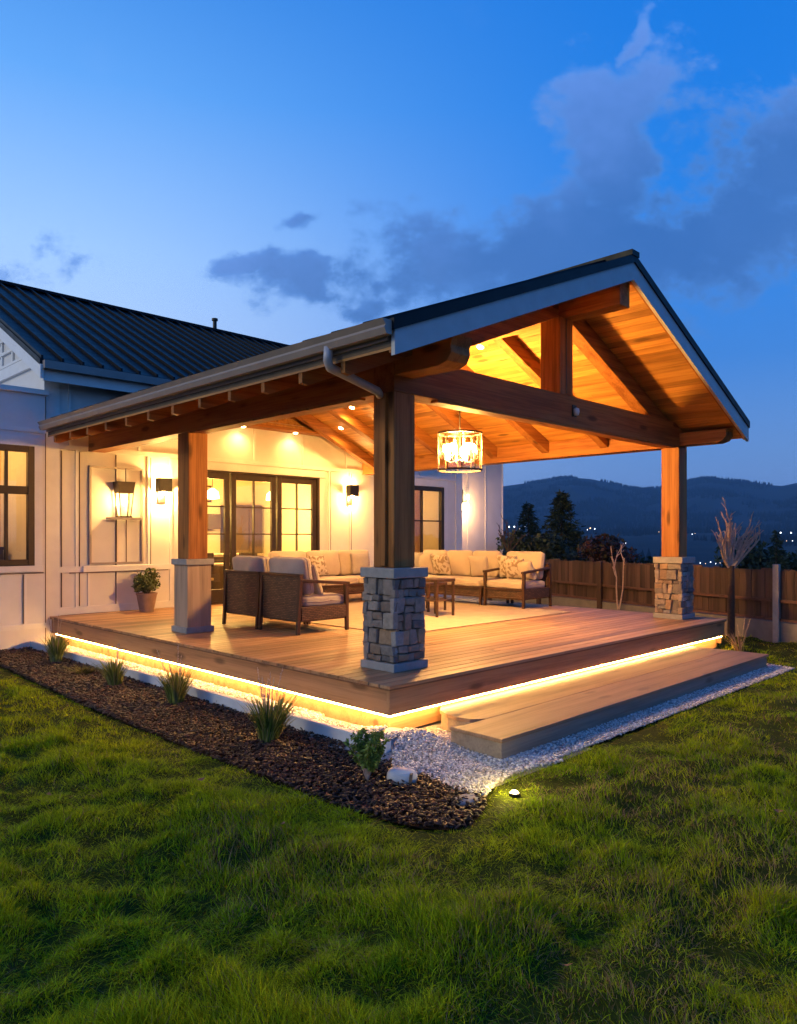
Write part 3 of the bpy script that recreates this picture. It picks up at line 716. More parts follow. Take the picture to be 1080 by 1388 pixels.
def window(x0, x1, z0, z1, y, parent, vbars=(), hbars=(), name='window', fw=.09, mat='bronze'):
    f = MB(); f.box(x0, y - .03, z0, x0 + fw, y + .08, z1).box(x1 - fw, y - .03, z0, x1, y + .08, z1).box(x0 + fw, y - .03, z0, x1 - fw, y + .08, z0 + fw).box(x0 + fw, y - .03, z1 - fw, x1 - fw, y + .08, z1)
    for x, ww in vbars: f.box(x - ww / 2, y - .012, z0 + fw, x + ww / 2, y + .052, z1 - fw)
    for z, ww in hbars: f.box(x0 + fw, y - .016, z - ww / 2, x1 - fw, y + .056, z + ww / 2)
    fo = f.build(name, M[mat], parent, bevel=.006, seg=1)
    MB().box(x0 + fw, y + .016, z0 + fw, x1 - fw, y + .024, z1 - fw).build('pane', M['glass'], fo)
    return fo
window(*LW, WY, wing, vbars=[(-.72, .05)], hbars=[(2.50, .13)], fw=.10)
# wing interior
MB().box(WX0 + .2, WY + .2, .38, WX1 - .15, 11.3, .42).build('interior_floor', M['ifl'], wing)
MB().box(WX0 + .2, 9.75, .42, WX1 - .15, 9.85, 4.0).build('interior_wall', M['iw'], wing)
ct = MB()
n = 60
for (a, b_) in ((-1.58, -.95), (-.66, -.34)):
    xs = np.linspace(a, b_, n); pv = [(x, WY + .30 + .03 * math.sin((x - a) * 70)) for x in xs]
    ct.add([(x, y, zz) for zz in (1.2, 3.3) for x, y in pv] , [(i, i + 1, n + i + 1, n + i) for i in range(n - 1)])
bed = thing('sideboard', 'low dark sideboard seen through the far left window', 'sideboard', (-.9, 9.4, .42))
MB().box(-2.2, 9.2, .5, -.4, 9.7, 1.52).build('body', M['icab'], bed, bevel=.01); MB().box(-2.25, 9.16, 1.52, -.35, 9.72, 1.57).build('top', M['frame'], bed)
lmp = thing('ceiling_lamp', 'warm ceiling lamp inside the far left room', 'lamp', (-1.6, 9.0, 3.75))
MB().lathe([(.0, -.2), (.15, -.18), (.2, -.05), (.2, .1), (.05, .25)], (-1.6, 9.0, 3.75)).build('shade', M['ilamp'], lmp, smooth=True)
light('lamp_light', 'POINT', (-1.4, 8.9, 3.2), 9, (1, .48, .09), lmp, .15)

# doors
def door_leaf(x0, x1, name='french_door'):
    y = YB; z0, z1 = .47, 3.02; st = .11
    f = MB().box(x0, y - .02, z0, x0 + st, y + .05, z1).box(x1 - st, y - .02, z0, x1, y + .05, z1).box(x0 + st, y - .02, z0, x1 - st, y + .05, z0 + .24).box(x0 + st, y - .02, z1 - .13, x1 - st, y + .05, z1)
    o = f.build(name, M['bronze'], house, bevel=.006, seg=1)
    g = MB().box(x0 + st, y + .012, z0 + .24, x1 - st, y + .02, z1 - .13); g.build('pane', M['glass'], o)
    mu = MB(); mx = (x0 + x1) / 2; mu.box(mx - .014, y - .008, z0 + .24, mx + .014, y + .038, z1 - .13)
    for k in (1, 2, 3):
        zz = z0 + .24 + (z1 - .13 - z0 - .24) * k / 4; mu.box(x0 + st, y - .006, zz - .012, x1 - st, y + .036, zz + .012)
    mu.build('muntin', M['bronze'], o)
    return o
MB().box(2.33, YB - .05, .43, 2.39, YB + .1, 3.05).box(5.64, YB - .05, .43, 5.70, YB + .1, 3.05).box(2.39, YB - .05, 3.02, 5.64, YB + .1, 3.05).box(2.33, YB - .08, .425, 5.7, YB + .1, .47).build('door_frame', M['bronze'], house)
for a, b_ in ((2.40, 3.43), (3.47, 4.55), (4.59, 5.63)):
    d_ = door_leaf(a, b_)
    MB().tube([(b_ - .055, YB - .02, 1.38), (b_ - .055, YB - .075, 1.38), (b_ - .17, YB - .08, 1.38)], .012, 8).build('handle', M['blackm'], d_)
# right window with curtain
wr = window(*WINR, YB, house, vbars=[(9.06, .05)], hbars=[(2.15, .035)], fw=.11)
t = MB().box(WINR[1], YB - .03, .9, WINR[1] + .14, YB, 3.2).box(WINR[0] - .14, YB - .03, .9, WINR[0], YB, 3.2).box(WINR[0], YB - .03, 3.04, WINR[1], YB, 3.2); t.build('window_trim', M['trim'], house)
def curtain(x0, x1, y, z0, z1, nm, label):
    n = 50; xs = np.linspace(x0, x1, n); pts = [(x, y + .035 * math.sin((x - x0) * 62)) for x in xs]
    mb = MB().add([(x, yy, zz) for zz in (z0, z1) for x, yy in pts] + [(x, yy + .01, zz) for zz in (z0, z1) for x, yy in pts],
                  [(i, i + 1, n + i + 1, n + i) for i in range(n - 1)] + [(2 * n + i + 1, 2 * n + i, 3 * n + i, 3 * n + i + 1) for i in range(n - 1)])
    return tag(mb.build(nm, M['curtain'], smooth=True), label, 'curtain')
curtain(9.1, 9.45, YB + .34, .6, 3.1, 'curtain', 'gathered ochre curtain inside the window right of the near post')
# blank framed panel with ledge on the porch wall
nf = thing('wall_niche', 'tall framed wall panel with a small ledge left of the wooden post', 'niche', (1.28, YB, 1.2))
x0, x1, z0, z1 = .62, 1.60, 1.27, 2.98
MB().box(x0, YB - .05, z0, x0 + .035, YB - .002, z1).box(x1 - .035, YB - .05, z0, x1, YB - .002, z1).box(x0 + .035, YB - .05, z1 - .03, x1 - .035, YB - .002, z1).box(x0 + .035, YB - .05, z0, x1 - .035, YB - .002, z0 + .03).build('frame', M['gutter'], nf)
MB().box(.5, YB - .10, 1.14, 1.74, YB - .03, 1.245).build('sill', M['trim'], nf, bevel=.008)
for x_ in (1.10, 1.28): MB().box(x_, YB - .04, z0 + .03, x_ + .012, YB - .024, 2.05).build('joint', M['seam'], nf)
MB().box(.92, YB - .22, 2.05, 1.52, YB - .024, 2.09).build('ledge', M['gutter'], nf)

# house interior (seen through the doors)
ir = MB().box(.2, YB + .2, .36, 10.4, 13.2, .43); ir.build('interior_floor', M['ifl'], house)
MB().box(.2, 13.0, .43, 10.4, 13.2, 3.4).box(7.2, YB + .2, .43, 7.3, 13.0, 3.4).box(10.25, YB + .2, .36, 10.4, 13.2, 3.5).build('interior_wall', M['iw'], house)
MB().box(.2, YB + .2, 3.4, 10.4, 13.2, 3.5).build('interior_ceiling', M['iw'], house)
isl = thing('kitchen_island', 'kitchen island with pale top seen through the middle door', 'kitchen island', (4.6, 10.6, .43))
MB().box(3.6, 10.3, .43, 5.6, 11.1, 1.28).build('body', M['icab'], isl, bevel=.01); MB().box(3.5, 10.2, 1.28, 5.7, 11.2, 1.34).build('worktop', M['icount'], isl, bevel=.006)
cb = thing('cupboard', 'tall dark cupboard seen through the right door leaf', 'cupboard', (6.7, 12.6, .43))
MB().box(6.2, 12.3, .43, 7.1, 12.98, 2.6).build('body', M['icab'], cb, bevel=.01); MB().box(6.24, 12.27, .5, 6.64, 12.298, 2.5).box(6.67, 12.27, .5, 7.06, 12.298, 2.5).build('door', M['icab'], cb)
sh = thing('open_shelf', 'open shelf unit seen through the left door leaf', 'shelf', (3.0, 12.7, .43))
s_ = MB().box(2.3, 12.5, .43, 2.34, 12.95, 2.5).box(3.7, 12.5, .43, 3.74, 12.95, 2.5)
for zz in (.6, 1.05, 1.5, 1.95, 2.4): s_.box(2.34, 12.5, zz, 3.7, 12.95, zz + .035)
s_.build('rack', M['icab'], sh)
dt = thing('dining_table', 'pale dining table seen low through the glass doors', 'table', (3.6, 9.3, .43))
MB().box(2.8, 8.95, 1.13, 4.5, 9.65, 1.17).build('top', M['icount'], dt, bevel=.006)
for a, b_ in ((2.9, 9.03), (4.4, 9.03), (2.9, 9.57), (4.4, 9.57)): MB().taper((a, b_, .43), (a, b_, 1.13), .05, .07).build('leg', M['icab'], dt)
def dining_chair(label, x, y, f):
    t = thing('dining_chair', label, 'chair', (x, y, .43), 'dining chairs inside the house')
    MB().box(x - .22, y - .22, .86, x + .22, y + .22, .91).build('seat', M['curtain'], t, bevel=.01)
    MB().box(x - .22, y + f * .2 - .02, .95, x + .22, y + f * .2 + .02, 1.42).build('backrest', M['icab'], t, bevel=.01)
    for a in (-1, 1):
        for b_ in (-1, 1): MB().taper((x + a * .2, y + b_ * .2, .43), (x + a * .19, y + b_ * .19, .86), .03, .04).build('leg', M['icab'], t)
dining_chair('dining chair inside behind the left door leaf', 3.1, 8.72, -1); dining_chair('dining chair inside behind the middle door leaf', 4.15, 8.72, -1); dining_chair('dining chair at the far side of the dining table', 3.5, 9.9, 1)
for i, (x, z, w_, h_, lb) in enumerate(((4.9, 2.75, .6, .45, 'framed picture above the kitchen wall cabinet'), (5.75, 2.9, .35, .45, 'small framed picture on the kitchen wall'))):
    t = thing('picture_frame', lb, 'picture', (x, 12.98, z)); MB().box(x - w_ / 2, 12.96, z - h_ / 2, x + w_ / 2, 12.998, z + h_ / 2).build('frame', M['frame'], t); MB().box(x - w_ / 2 + .05, 12.955, z - h_ / 2 + .05, x + w_ / 2 - .05, 12.9598, z + h_ / 2 - .05).build('print', M['icount'], t)
for i, (x, zz, lb) in enumerate(((2.6, .635, 'stack of dark books on the lowest open shelf'), (3.2, 1.085, 'dark vase on the second open shelf'), (2.7, 1.535, 'pale bowl on the third open shelf'), (3.3, 1.985, 'dark jar on the top open shelf'))):
    tag(MB().lathe([(.06, .0), (.11, .08), (.10, .17), (.05, .24), (.06, .27)], (x, 12.7, zz), 14).build('shelf_vase', M['icab' if i != 2 else 'icount'], smooth=True), lb, 'vase')
wcab = thing('wall_cabinet', 'long kitchen wall cabinet seen through the middle door', 'cabinet', (4.9, 12.8, 2.2))
MB().box(4.0, 12.6, 1.95, 6.0, 12.97, 2.35).build('body', M['icab'], wcab, bevel=.01)
for i, (x, y, lb) in enumerate(((3.0, 10.2, 'warm pendant lamp seen through the left door leaf'), (4.6, 10.7, 'warm pendant lamp over the kitchen island'), (6.1, 10.4, 'warm pendant lamp seen through the right door leaf'))):
    L_ = thing('pendant_lamp', lb, 'lamp', (x, y, 2.75), 'pendant lamps inside the kitchen')
    MB().lathe([(.0, -.12), (.16, -.10), (.14, .05), (.04, .14)], (x, y, 2.75), 20).build('shade', M['ilamp'], L_, smooth=True); MB().tube([(x, y, 2.87), (x, y, 3.4)], .008, 6).build('cord', M['blackm'], L_)
    light('lamp_light', 'POINT', (x, y, 2.35), 46, (1, .60, .15), L_, .15)
lr = thing('floor_lamp', 'dim floor lamp inside the room right of the near post', 'lamp', (8.9, 11.5, .43))
MB().lathe([(.16, 0), (.16, .02), (.015, .04), (.015, 1.35)], (8.9, 11.5, .43), 16).build('stand', M['blackm'], lr); MB().lathe([(.2, 0), (.13, .28)], (8.9, 11.5, 1.7), 20).build('shade', M['ilamp'], lr)
light('lamp_light', 'POINT', (9.0, YB + 1.3, 2.7), 9, (1, .6, .16), lr, .15)  # added point light near the window for wall and curtain, apart from the lamp

# ================================================================== PORCH
porch = thing('porch', 'gabled timber porch with stone footed posts over the deck', 'porch', (3.7, .6, .42))
XL, XR, XC = -.34, 7.5, 3.74; ZL, ZR, ZC = 3.56, 3.56, 5.18; YF = -.38
YR = 10.2                                       # the porch roof runs back onto the house roof
def zt(x): return ZL + (ZC - ZL) * (x - XL) / (XC - XL) if x <= XC else ZC + (ZR - ZC) * (x - XC) / (XR - XC)
def slope_slab(mb, xa, xb, lo, hi, y0, y1):
    mb.prism([(xa, zt(xa) + lo), (xb, zt(xb) + lo), (xb, zt(xb) + hi), (xa, zt(xa) + hi)], 'Y', y0, y1)
r_ = MB()
slope_slab(r_, 0.02, XC, -.10, 0, YF - .05, YR); slope_slab(r_, XC, XR, -.10, 0, YF - .05, YR)
slope_slab(r_, XL - .03, 0.02, -.10, 0, YF - .05, 7.35)
for y in np.arange(YF + .3, 7.3, .42): slope_slab(r_, XL - .03, XC, 0.0, .035, y, y + .03); slope_slab(r_, XC, XR + .0, 0.0, .035, y, y + .03)
r_.box(XC - .09, YF - .06, ZC - .03, XC + .09, YR, ZC + .035)
r_.build('roof', M['roof'], porch)
# rake boards
f_ = MB(); slope_slab(f_, XL, XC, -.31, -.10, YF - .03, YF + .012); slope_slab(f_, XC, XR, -.31, -.10, YF - .03, YF + .012); f_.build('rake_board', M['fascia'], porch)
f_ = MB(); slope_slab(f_, XL + .01, XC, -.285, -.262, YF + .012, YF + .05); slope_slab(f_, XC, XR - .01, -.285, -.262, YF + .012, YF + .05); f_.build('rake_trim', M['beamx'], porch)
# tongue and groove boards, one strip each
cl = MB(); bw = .118
xs = np.arange(XL + .02, XC - .01, bw)
for a in xs:
    b_ = min(a + bw - .006, XC - .004); y1 = 7.34 if a < 0 else YB
    cuts = sorted([YF + .012, y1] + [R.uniform(.3, y1 - .5) for _ in range(2)])
    for p, q in zip(cuts, cuts[1:]): slope_slab(cl, a, b_, -.26, -.238, p + .0015, q - .0015)
for a in np.arange(XC + .004, XR - .02, bw):
    b_ = min(a + bw - .006, XR - .01)
    cuts = sorted([YF + .012, YB] + [R.uniform(.3, 7.6) for _ in range(2)])
    for p, q in zip(cuts, cuts[1:]): slope_slab(cl, a, b_, -.26, -.238, p + .0015, q - .0015)
cl.build('ceiling_boards', M['ceil'], porch)
u_ = MB(); slope_slab(u_, XL + .02, XC, -.236, -.104, YF + .014, 7.33); slope_slab(u_, XC, XR - .02, -.236, -.104, YF + .014, YB); u_.build('roof_deck', M['seam'], porch)
# posts
PW = .15; NEAR = (.69, .64); LEFT = (.69, 4.68); RIGHT = (7.15, .64)
def post(x, y, z0): return MB().box(x - PW, y - PW, z0, x + PW, y + PW, 3.2).build('post', M['beamz'], porch, bevel=.012)
def stone_plinth(x, y, zt_, w_=.225, seed=1):
    rr = random.Random(seed); st = MB()
    base = MB().box(x - w_ - .02, y - w_ - .02, .42, x + w_ + .02, y + w_ + .02, .50).build('plinth_base', M['conc'], porch, bevel=.008)
    core = MB().box(x - w_ + .045, y - w_ + .045, .50, x + w_ - .045, y + w_ - .045, zt_ - .10).build('stone_plinth', M['mortar'], porch)
    MB().box(x - w_ - .022, y - w_ - .022, zt_ - .10, x + w_ + .022, y + w_ + .022, zt_).build('plinth_cap', M['conc'], porch, bevel=.01)
    z = .503
    for side in range(4):
        z = .503
        while z < zt_ - .115:
            h = min(rr.uniform(.06, .17), zt_ - .105 - z)
            if zt_ - .105 - z - h < .06: h = zt_ - .105 - z
            a = -w_ + .0
            while a < w_ - .02:
                l = rr.uniform(.06, .20); 
                if w_ - a - l < .07: l = w_ - a
                split = rr.random() < .3 and h > .12
                for (za, zb) in (((z, z + h * .5), (z + h * .5, z + h)) if split else ((z, z + h),)):
                    out = w_ + rr.uniform(-.018, .014); n0 = len(st.v)
                    st.box(a + .004, -out, za + .004, a + l - .004, -w_ + .06, zb - .004)
                    for i in range(n0, len(st.v)):
                        q = st.v[i]; st.v[i] = (q[0] + rr.uniform(-.011, .011), q[1] + rr.uniform(-.012, .012), q[2] + rr.uniform(-.010, .010))
                    st.xf(Matrix.Translation((x, y, 0)) @ Matrix.Rotation(side * math.pi / 2, 4, 'Z'), n0)
                a += l
            z += h
    st.build('stones', M['stone'], core, bevel=.011, seg=2)
post(*NEAR, 1.44); post(*LEFT, 1.44); post(*RIGHT, 1.42)
stone_plinth(*NEAR, 1.44, seed=4); stone_plinth(*RIGHT, 1.42, seed=9)
x, y = LEFT
MB().box(x - .185, y - .185, .42, x + .185, y + .185, 1.36).build('plinth', M['plinthw'], porch, bevel=.006)
MB().box(x - .215, y - .215, .42, x + .215, y + .215, .50).build('plinth_base', M['conc'], porch, bevel=.006); MB().box(x - .215, y - .215, 1.36, x + .215, y + .215, 1.44).build('plinth_cap', M['conc'], porch, bevel=.006)
# beams
MB().box(.54, .49, 3.2, 7.30, .79, 3.585).build('beam', M['beamx'], porch, bevel=.01)
MB().box(.545, .79, 3.202, .835, 7.92, 3.58).build('beam', M['beamy'], porch, bevel=.01)
MB().box(7.005, .79, 3.202, 7.295, YB, 3.50).build('beam', M['beamy'], porch, bevel=.01)
MB().box(.56, .80, 3.58, .82, 7.9, 3.72).build('top_plate', M['beamy'], porch)
MB().box(1.2, .50, 3.175, 6.9, .60, 3.2).box(.545, 1., 3.18, .62, 4.5, 3.202).build('beam_trim', M['beamx'], porch)
def corbel(x0, x1, z0, z1):
    pr = [(.49, z0), (-.10, z0), (-.20, z0 + .03), (-.25, z0 + .10), (-.24, z0 + .17), (-.28, z1), (.49, z1)]
    MB().prism(pr, 'X', x0, x1).build('corbel', M['beamy'], porch, bevel=.008)
corbel(.55, .83, 3.36, 3.63); corbel(7.01, 7.29, 3.22, 3.42)
MB().box(XC - .13, -.30, 4.57, XC + .11, YB, 4.885).build('ridge_beam', M['beamy'], porch, bevel=.01)
KX = 3.68
MB().box(KX - .15, .49, 3.585, KX + .15, .79, 4.57).build('king_post', M['beamz'], porch, bevel=.01)
MB().box(KX - .02, .478, 3.6, KX - .008, .4895, 4.56).build('king_post_split', M['seam'], porch)
for k, y in enumerate((.56, 1.75, 2.95, 4.15, 5.35, 6.55, 7.6)):
    for sgn in (-1, 1):
        if sgn < 0: xa, xb = .84, XC - .13
        else: xa, xb = XC + .11, 7.0
        dp = .27 if k == 0 else .22; wd = .20 if k == 0 else .15
        mb = MB(); slope_slab(mb, xa, xb, -.26 - dp, -.262, y, y + wd); mb.build('rafter', M['beamx'], porch, bevel=.008)
# rafter tails on the left eave
for y in np.arange(.25, 7.3, .62):
    mb = MB().prism([(XL + .03, zt(XL + .03) - .262), (.56, zt(.56) - .262), (.56, zt(.56) - .40), (XL + .10, zt(XL + .10) - .40), (XL + .03, zt(XL + .03) - .36)], 'Y', y, y + .055); mb.build('rafter_tail', M['beamx'], porch)
MB().box(XL - .005, YF + .05, ZL - .175, XL + .02, 7.34, ZL - .10).build('eave_board', M['gutter'], porch)
# gutter: K profile along the eave
gpf = [(XL - .03, ZL - .03), (XL - .03, ZL - .15), (XL - .09, ZL - .15), (XL - .115, ZL - .10), (XL - .10, ZL - .075), (XL - .135, ZL - .03), (XL - .125, ZL - .028), (XL - .09, ZL - .074), (XL - .105, ZL - .098), (XL - .085, ZL - .142), (XL - .04, ZL - .142), (XL - .04, ZL - .03)]
g_ = MB().prism(gpf, 'Y', YF - .02, 7.36); g_.prism([p for p in gpf[:6]], 'Y', YF - .024, YF - .02); go = g_.build('gutter', M['gutter'], porch)
ds = MB(); P_ = [(XL - .07, .36, ZL - .12), (XL - .07, .37, ZL - .24), (XL - .03, .39, ZL - .29), (.44, .62, 3.20), (.50, .64, 3.14), (.51, .65, 2.95)]
for a, b_ in zip(P_, P_[1:]): pass
ds.tube(P_[:4] + [(.50, .65, 3.17)], [.042, .042, .042, .042, .040], 10); ds.build('downspout', M['spout'], go, smooth=True)
MB().box(.505, .585, 1.46, .538, .70, 3.19).build('downspout', M['beamz'], porch, bevel=.004)
# timber gable infill and soffit ledge at the back wall
gi = MB(); 
zs = np.arange(4.02, 5.0, .12)
for z in zs:
    z2 = z + .112
    def xlim(zz, side):                          # where the ceiling crosses this height
        return XL + (zz + .27 - ZL) * (XC - XL) / (ZC - ZL) if side < 0 else XR - (zz + .27 - ZR) * (XR - XC) / (ZC - ZR)
    xa, xb = xlim(z, -1), xlim(z, 1); xa2, xb2 = xlim(z2, -1), xlim(z2, 1)
    if xb - xa > .2 and xb2 > xa2: gi.prism([(xa, z), (xb, z), (xb2, z2), (xa2, z2)], 'Y', YB - .05, YB - .03)
gi.build('gable_boards', M['ceil'], porch)
MB().box(1.3, YB - .36, 3.96, 6.5, YB - .052, 4.02).build('ledge_soffit', M['beamx'], porch, bevel=.006)

# ================================================================== DECK, STEP, LED
deck = thing('deck', 'wooden deck of long boards with a knotty fascia', 'deck', (3.8, 4, 0))
db = MB(); DX = 7.62; y = -.03; bw = .142
while y < YB - .02:
    y1 = min(y + bw - .011, YB - .004)
    cuts = [-.03] + sorted([R.uniform(1.5, 6.2)] if R.random() < .8 else []) + [DX]
    for p, q in zip(cuts, cuts[1:]): db.box(p + .001, y, .392, q - .001, y1, .42)
    y += bw
db.build('boards', M['deck'], deck, bevel=.003, seg=1)
MB().box(.0, .0, .148, DX - .03, .04, .388).build('fascia', M['skirtx'], deck); MB().box(.0, .0405, .148, .04, YB, .388).build('fascia', M['skirty'], deck); MB().box(DX - .07, .0405, .02, DX - .03, YB, .388).build('fascia', M['skirty'], deck)
MB().box(-.026, -.026, .376, DX - .004, -.002, .391).box(-.026, -.001, .376, -.002, YB, .391).build('edge_trim', M['edge'], deck)
MB().box(.10, .10, -.05, DX - .1, .14, .36).box(.10, .14, -.05, .14, YB, .36).build('skirt', M['skirtx'], deck)
MB().box(.14, .14, .30, DX - .1, YB, .38).build('gap_shade_slab', M['seam'], deck)  # solid dark slab under the boards, standing in for shade in the gaps
tag(MB().box(.004, .006, .133, 7.5, .034, .1465).build('light_strip', M['led']), 'glowing warm light strip under the front edge of the deck above the step', 'light strip', 'light strips under the deck')
tag(MB().box(.004, .036, .133, .034, 7.9, .1465).build('light_strip', M['led']), 'glowing warm light strip under the left edge of the deck above white stones', 'light strip', 'light strips under the deck')
step = thing('step', 'long low timber step in front of the deck', 'step', (3, -.6, 0))
SX0, SX1, SY0 = .24, 6.35, -1.06
MB().prism([(SX0, SY0), (SX1, SY0), (SX1, .09), (.80, .09), (.66, -.03), (.58, -.18), (.56, -.32), (.56, -.50), (SX0 + .02, -.50)], 'Z', GZ - .03, .068).build('riser', M['stepr'], step)
def roundpoly(x0, x1, y0, y1, r):
    p = [(x1, y0), (x1, y1), (x0 + r * .6, y1)]
    for k in range(7): a = rad(90 + 30 * k / 2); p.append((x0 + r - r * math.cos(a - rad(90)) , (y0 + y1) / 2 + (y1 - y0) / 2 * math.cos(math.pi * k / 6)))
    return p + [(x0 + r, y0)]
MB().prism([(SX0 - .02, SY0 - .02), (SX1 + .02, SY0 - .02), (SX1 + .02, -.56), (.36, -.56), (SX0 - .005, -.50)], 'Z', .070, .103).build('tread', M['step'], step, bevel=.008)
MB().prism([(SX1 + .02, -.552), (SX1 + .02, .085), (.78, .085), (.64, -.03), (.56, -.18), (.54, -.32), (.57, -.46), (.68, -.552)], 'Z', .066, .101).build('tread', M['step'], step, bevel=.006)
edge_ = tag(MB().box(-.375, -.34, -.14, -.312, 7.98, .052).build('edging_board', M['edging'], bevel=.006), 'long white edging board between white stones and dark mulch', 'edging')

# ================================================================== FURNITURE
def cushion(w_, d_, h_, mat, name, parent=None, n=10, puff=.25, seed=0, mtx=None, pinch=0.):
    g = np.linspace(-1, 1, n + 1); V = {}; vs = []; fs = []
    def vid(p):
        k = tuple(np.round(p, 4))
        if k not in V: V[k] = len(vs); vs.append(np.array(p, float))
        return V[k]
    for ax in range(3):
        for sg in (-1, 1):
            for i in range(n):
                for j in range(n):
                    q = []
                    for a, b_ in ((g[i], g[j]), (g[i + 1], g[j]), (g[i + 1], g[j + 1]), (g[i], g[j + 1])):
                        p = [0, 0, 0]; p[ax] = sg; p[(ax + 1) % 3] = a; p[(ax + 2) % 3] = b_; q.append(vid(p))
                    fs.append(tuple(q if sg > 0 else q[::-1]))
    A = np.array(vs); half = np.array([w_, d_, h_]) / 2; r = min(half) * .55
    P = A * half; inner = np.clip(P, -(half - r), half - r); dlt = P - inner; L = np.linalg.norm(dlt, axis=1, keepdims=True)
    P = np.where(L > 1e-9, inner + dlt / np.maximum(L, 1e-9) * np.minimum(L, r), P)
    x, y = A[:, 0], A[:, 1]; bul = (1 - x ** 2) * (1 - y ** 2)
    P[:, 2] *= (1 - puff * .6 + puff * 1.3 * bul)
    if pinch:
        P[:, 0] *= 1 - pinch * (1 - np.abs(x)) * 0 - pinch * (1 - y ** 2) * np.abs(x); P[:, 1] *= 1 - pinch * (1 - x ** 2) * np.abs(y)
    P += .006 * np.stack([fbm(P[:, 0] * 14 + seed, P[:, 1] * 14, 5 + k, 2) - .4 for k in range(3)], 1)
    P[:, 2] += .04 * (fbm(P[:, 0] * 6 + seed * 3.1, P[:, 1] * 6 + seed, 77, 2) - .38)
    mb = MB().add(P, fs)
    ring = [i for i in range(len(A)) if abs(A[i, 2]) < 1e-6]; ring.sort(key=lambda i: math.atan2(A[i, 1], A[i, 0]))
    rp = [tuple(P[i] * np.array([1.004, 1.004, 1.])) for i in ring]; tb = MB().tube(rp + rp[:1], .0065, 6)
    if mtx is not None: mb.xf(mtx); tb.xf(mtx)
    o = mb.build(name, mat, parent, smooth=True); tb.build('piping', mat, o, smooth=True)
    return o
T = Matrix.Translation
def RX(a): return Matrix.Rotation(rad(a), 4, 'X')
def RY_(a): return Matrix.Rotation(rad(a), 4, 'Y')
def RZ_(a): return Matrix.Rotation(rad(a), 4, 'Z')
def seat_unit(name, label, cat, loc, rz, w_, arms=(True, True), ncush=1, cm='cush', group=None, depth=.88, ch=.52):
    """front faces local +x, width along local y"""
    t = thing(name, label, cat, loc, group, rad(rz), local=True); D = depth
    for yy in (.03, w_ - .03):
        for fr in (0, 1):
            arm = arms[0 if yy < .1 else 1]
            if fr:
                p, q = (D - .035, yy, 0), (D - .05, yy, .66 if arm else .36)
            else: p, q = (-.03, yy, 0), (.02, yy, .80)
            MB().taper(p, q, .042, .055).build('leg', M['frame'], t)
    MB().box(.03, .04, .17, D - .06, w_ - .04, .34).build('seat_base', M['wick'], t, bevel=.01)
    MB().box(.005, .05, .165, D - .03, w_ - .05, .20).box(D - .07, .03, .33, D - .025, w_ - .03, .37).build('rail', M['frame'], t, bevel=.005)
    bp = MB().box(.0, .05, .19, .045, w_ - .05, .78); bp.build('back_panel', M['wick'], t, bevel=.008)
    MB().box(-.015, .01, .78, .06, w_ - .01, .825).build('back_rail', M['frame'], t, bevel=.006)
    for k, a in enumerate(arms):
        if not a: continue
        yy = .03 if k == 0 else w_ - .03
        MB().bar((.0, yy, .735), (D + .0, yy, .665), .065, .045).build('arm', M['frame'], t, bevel=.008)
        MB().box(.03, yy - .018, .19, D - .05, yy + .018, .37).build('arm_panel', M['wick'], t, bevel=.005)
    cw = (w_ - .10) / ncush
    for k in range(ncush):
        yc = .05 + cw * (k + .5)
        cushion(cw - .012, D - .12, .16, M[cm], 'seat_cushion', t, seed=k + loc[0], mtx=T((D / 2 + .03, yc, .435)) @ RZ_(90), puff=.12)
        cushion(cw - .012, ch, .23, M[cm], 'back_cushion', t, seed=k * 3 + loc[1], mtx=T((.185, yc, .52 + ch / 2)) @ RY_(-9) @ RZ_(90) @ RX(90), puff=.5)
    return t
ZD = .42
# pair of modules seen from behind (face +x)
seat_unit('sofa_section', 'brown wicker sofa section with one arm seen from behind, nearest the stone post', 'sofa section', (1.49, 3.24, ZD), 0, .94, (True, False), 1, 'cushg', 'wicker sofa sections')
seat_unit('sofa_section', 'armless brown wicker sofa section seen from behind, nearest the wooden plinth', 'sofa section', (1.49, 4.20, ZD), 0, .94, (False, False), 1, 'cushg', 'wicker sofa sections')
seat_unit('armchair', 'wicker armchair with two pillows at the right end of the seating group', 'armchair', (7.36, 4.10, ZD), 180, .95, (True, True), 1, 'cush')
seat_unit('sofa', 'long beige cushioned wicker sofa along the right side behind the side tables', 'sofa', (7.36, 6.35, ZD), 180, 2.2, (False, False), 3, 'cush')
seat_unit('sofa', 'beige cushioned wicker sofa along the back near the house wall', 'sofa', (3.7, 7.35, ZD), -90, 2.7, (True, False), 3, 'cush')
def pillow(label, loc, size, tilt, rz, mat, seed, grp='throw pillows on the seating'):
    o = cushion(size, size, .15, M[mat], 'throw_pillow', None, seed=seed, puff=.55, pinch=.10, mtx=RZ_(rz) @ RX(90 - tilt) )
    o.location = loc; tag(o, label, 'pillow', grp); return o
pillow('large patterned pillow leaning in the right armchair on the left', (6.98, 3.86, 1.17), .46, 16, 90, 'patt', 1)
pillow('patterned pillow in the middle of the right armchair', (6.87, 3.62, 1.14), .42, 22, 100, 'patt', 2)
pillow('small plain pillow leaning by the right arm of the armchair', (6.86, 3.36, 1.12), .38, 24, 75, 'pill', 3)
pillow('plain pillow on the left end of the right long sofa', (6.95, 6.0, 1.18), .46, 15, 85, 'pill', 4)
pillow('patterned pillow in the middle of the right long sofa', (6.93, 5.55, 1.16), .44, 18, 95, 'patt', 9)
pillow('pale pillow leaning at the open end of the near sofa section pair', (1.98, 5.0, 1.16), .46, 18, 95, 'pill', 5)
pillow('taupe pillow upright beside the near sofa arm', (1.95, 3.62, 1.14), .46, 16, 80, 'cushg', 8)
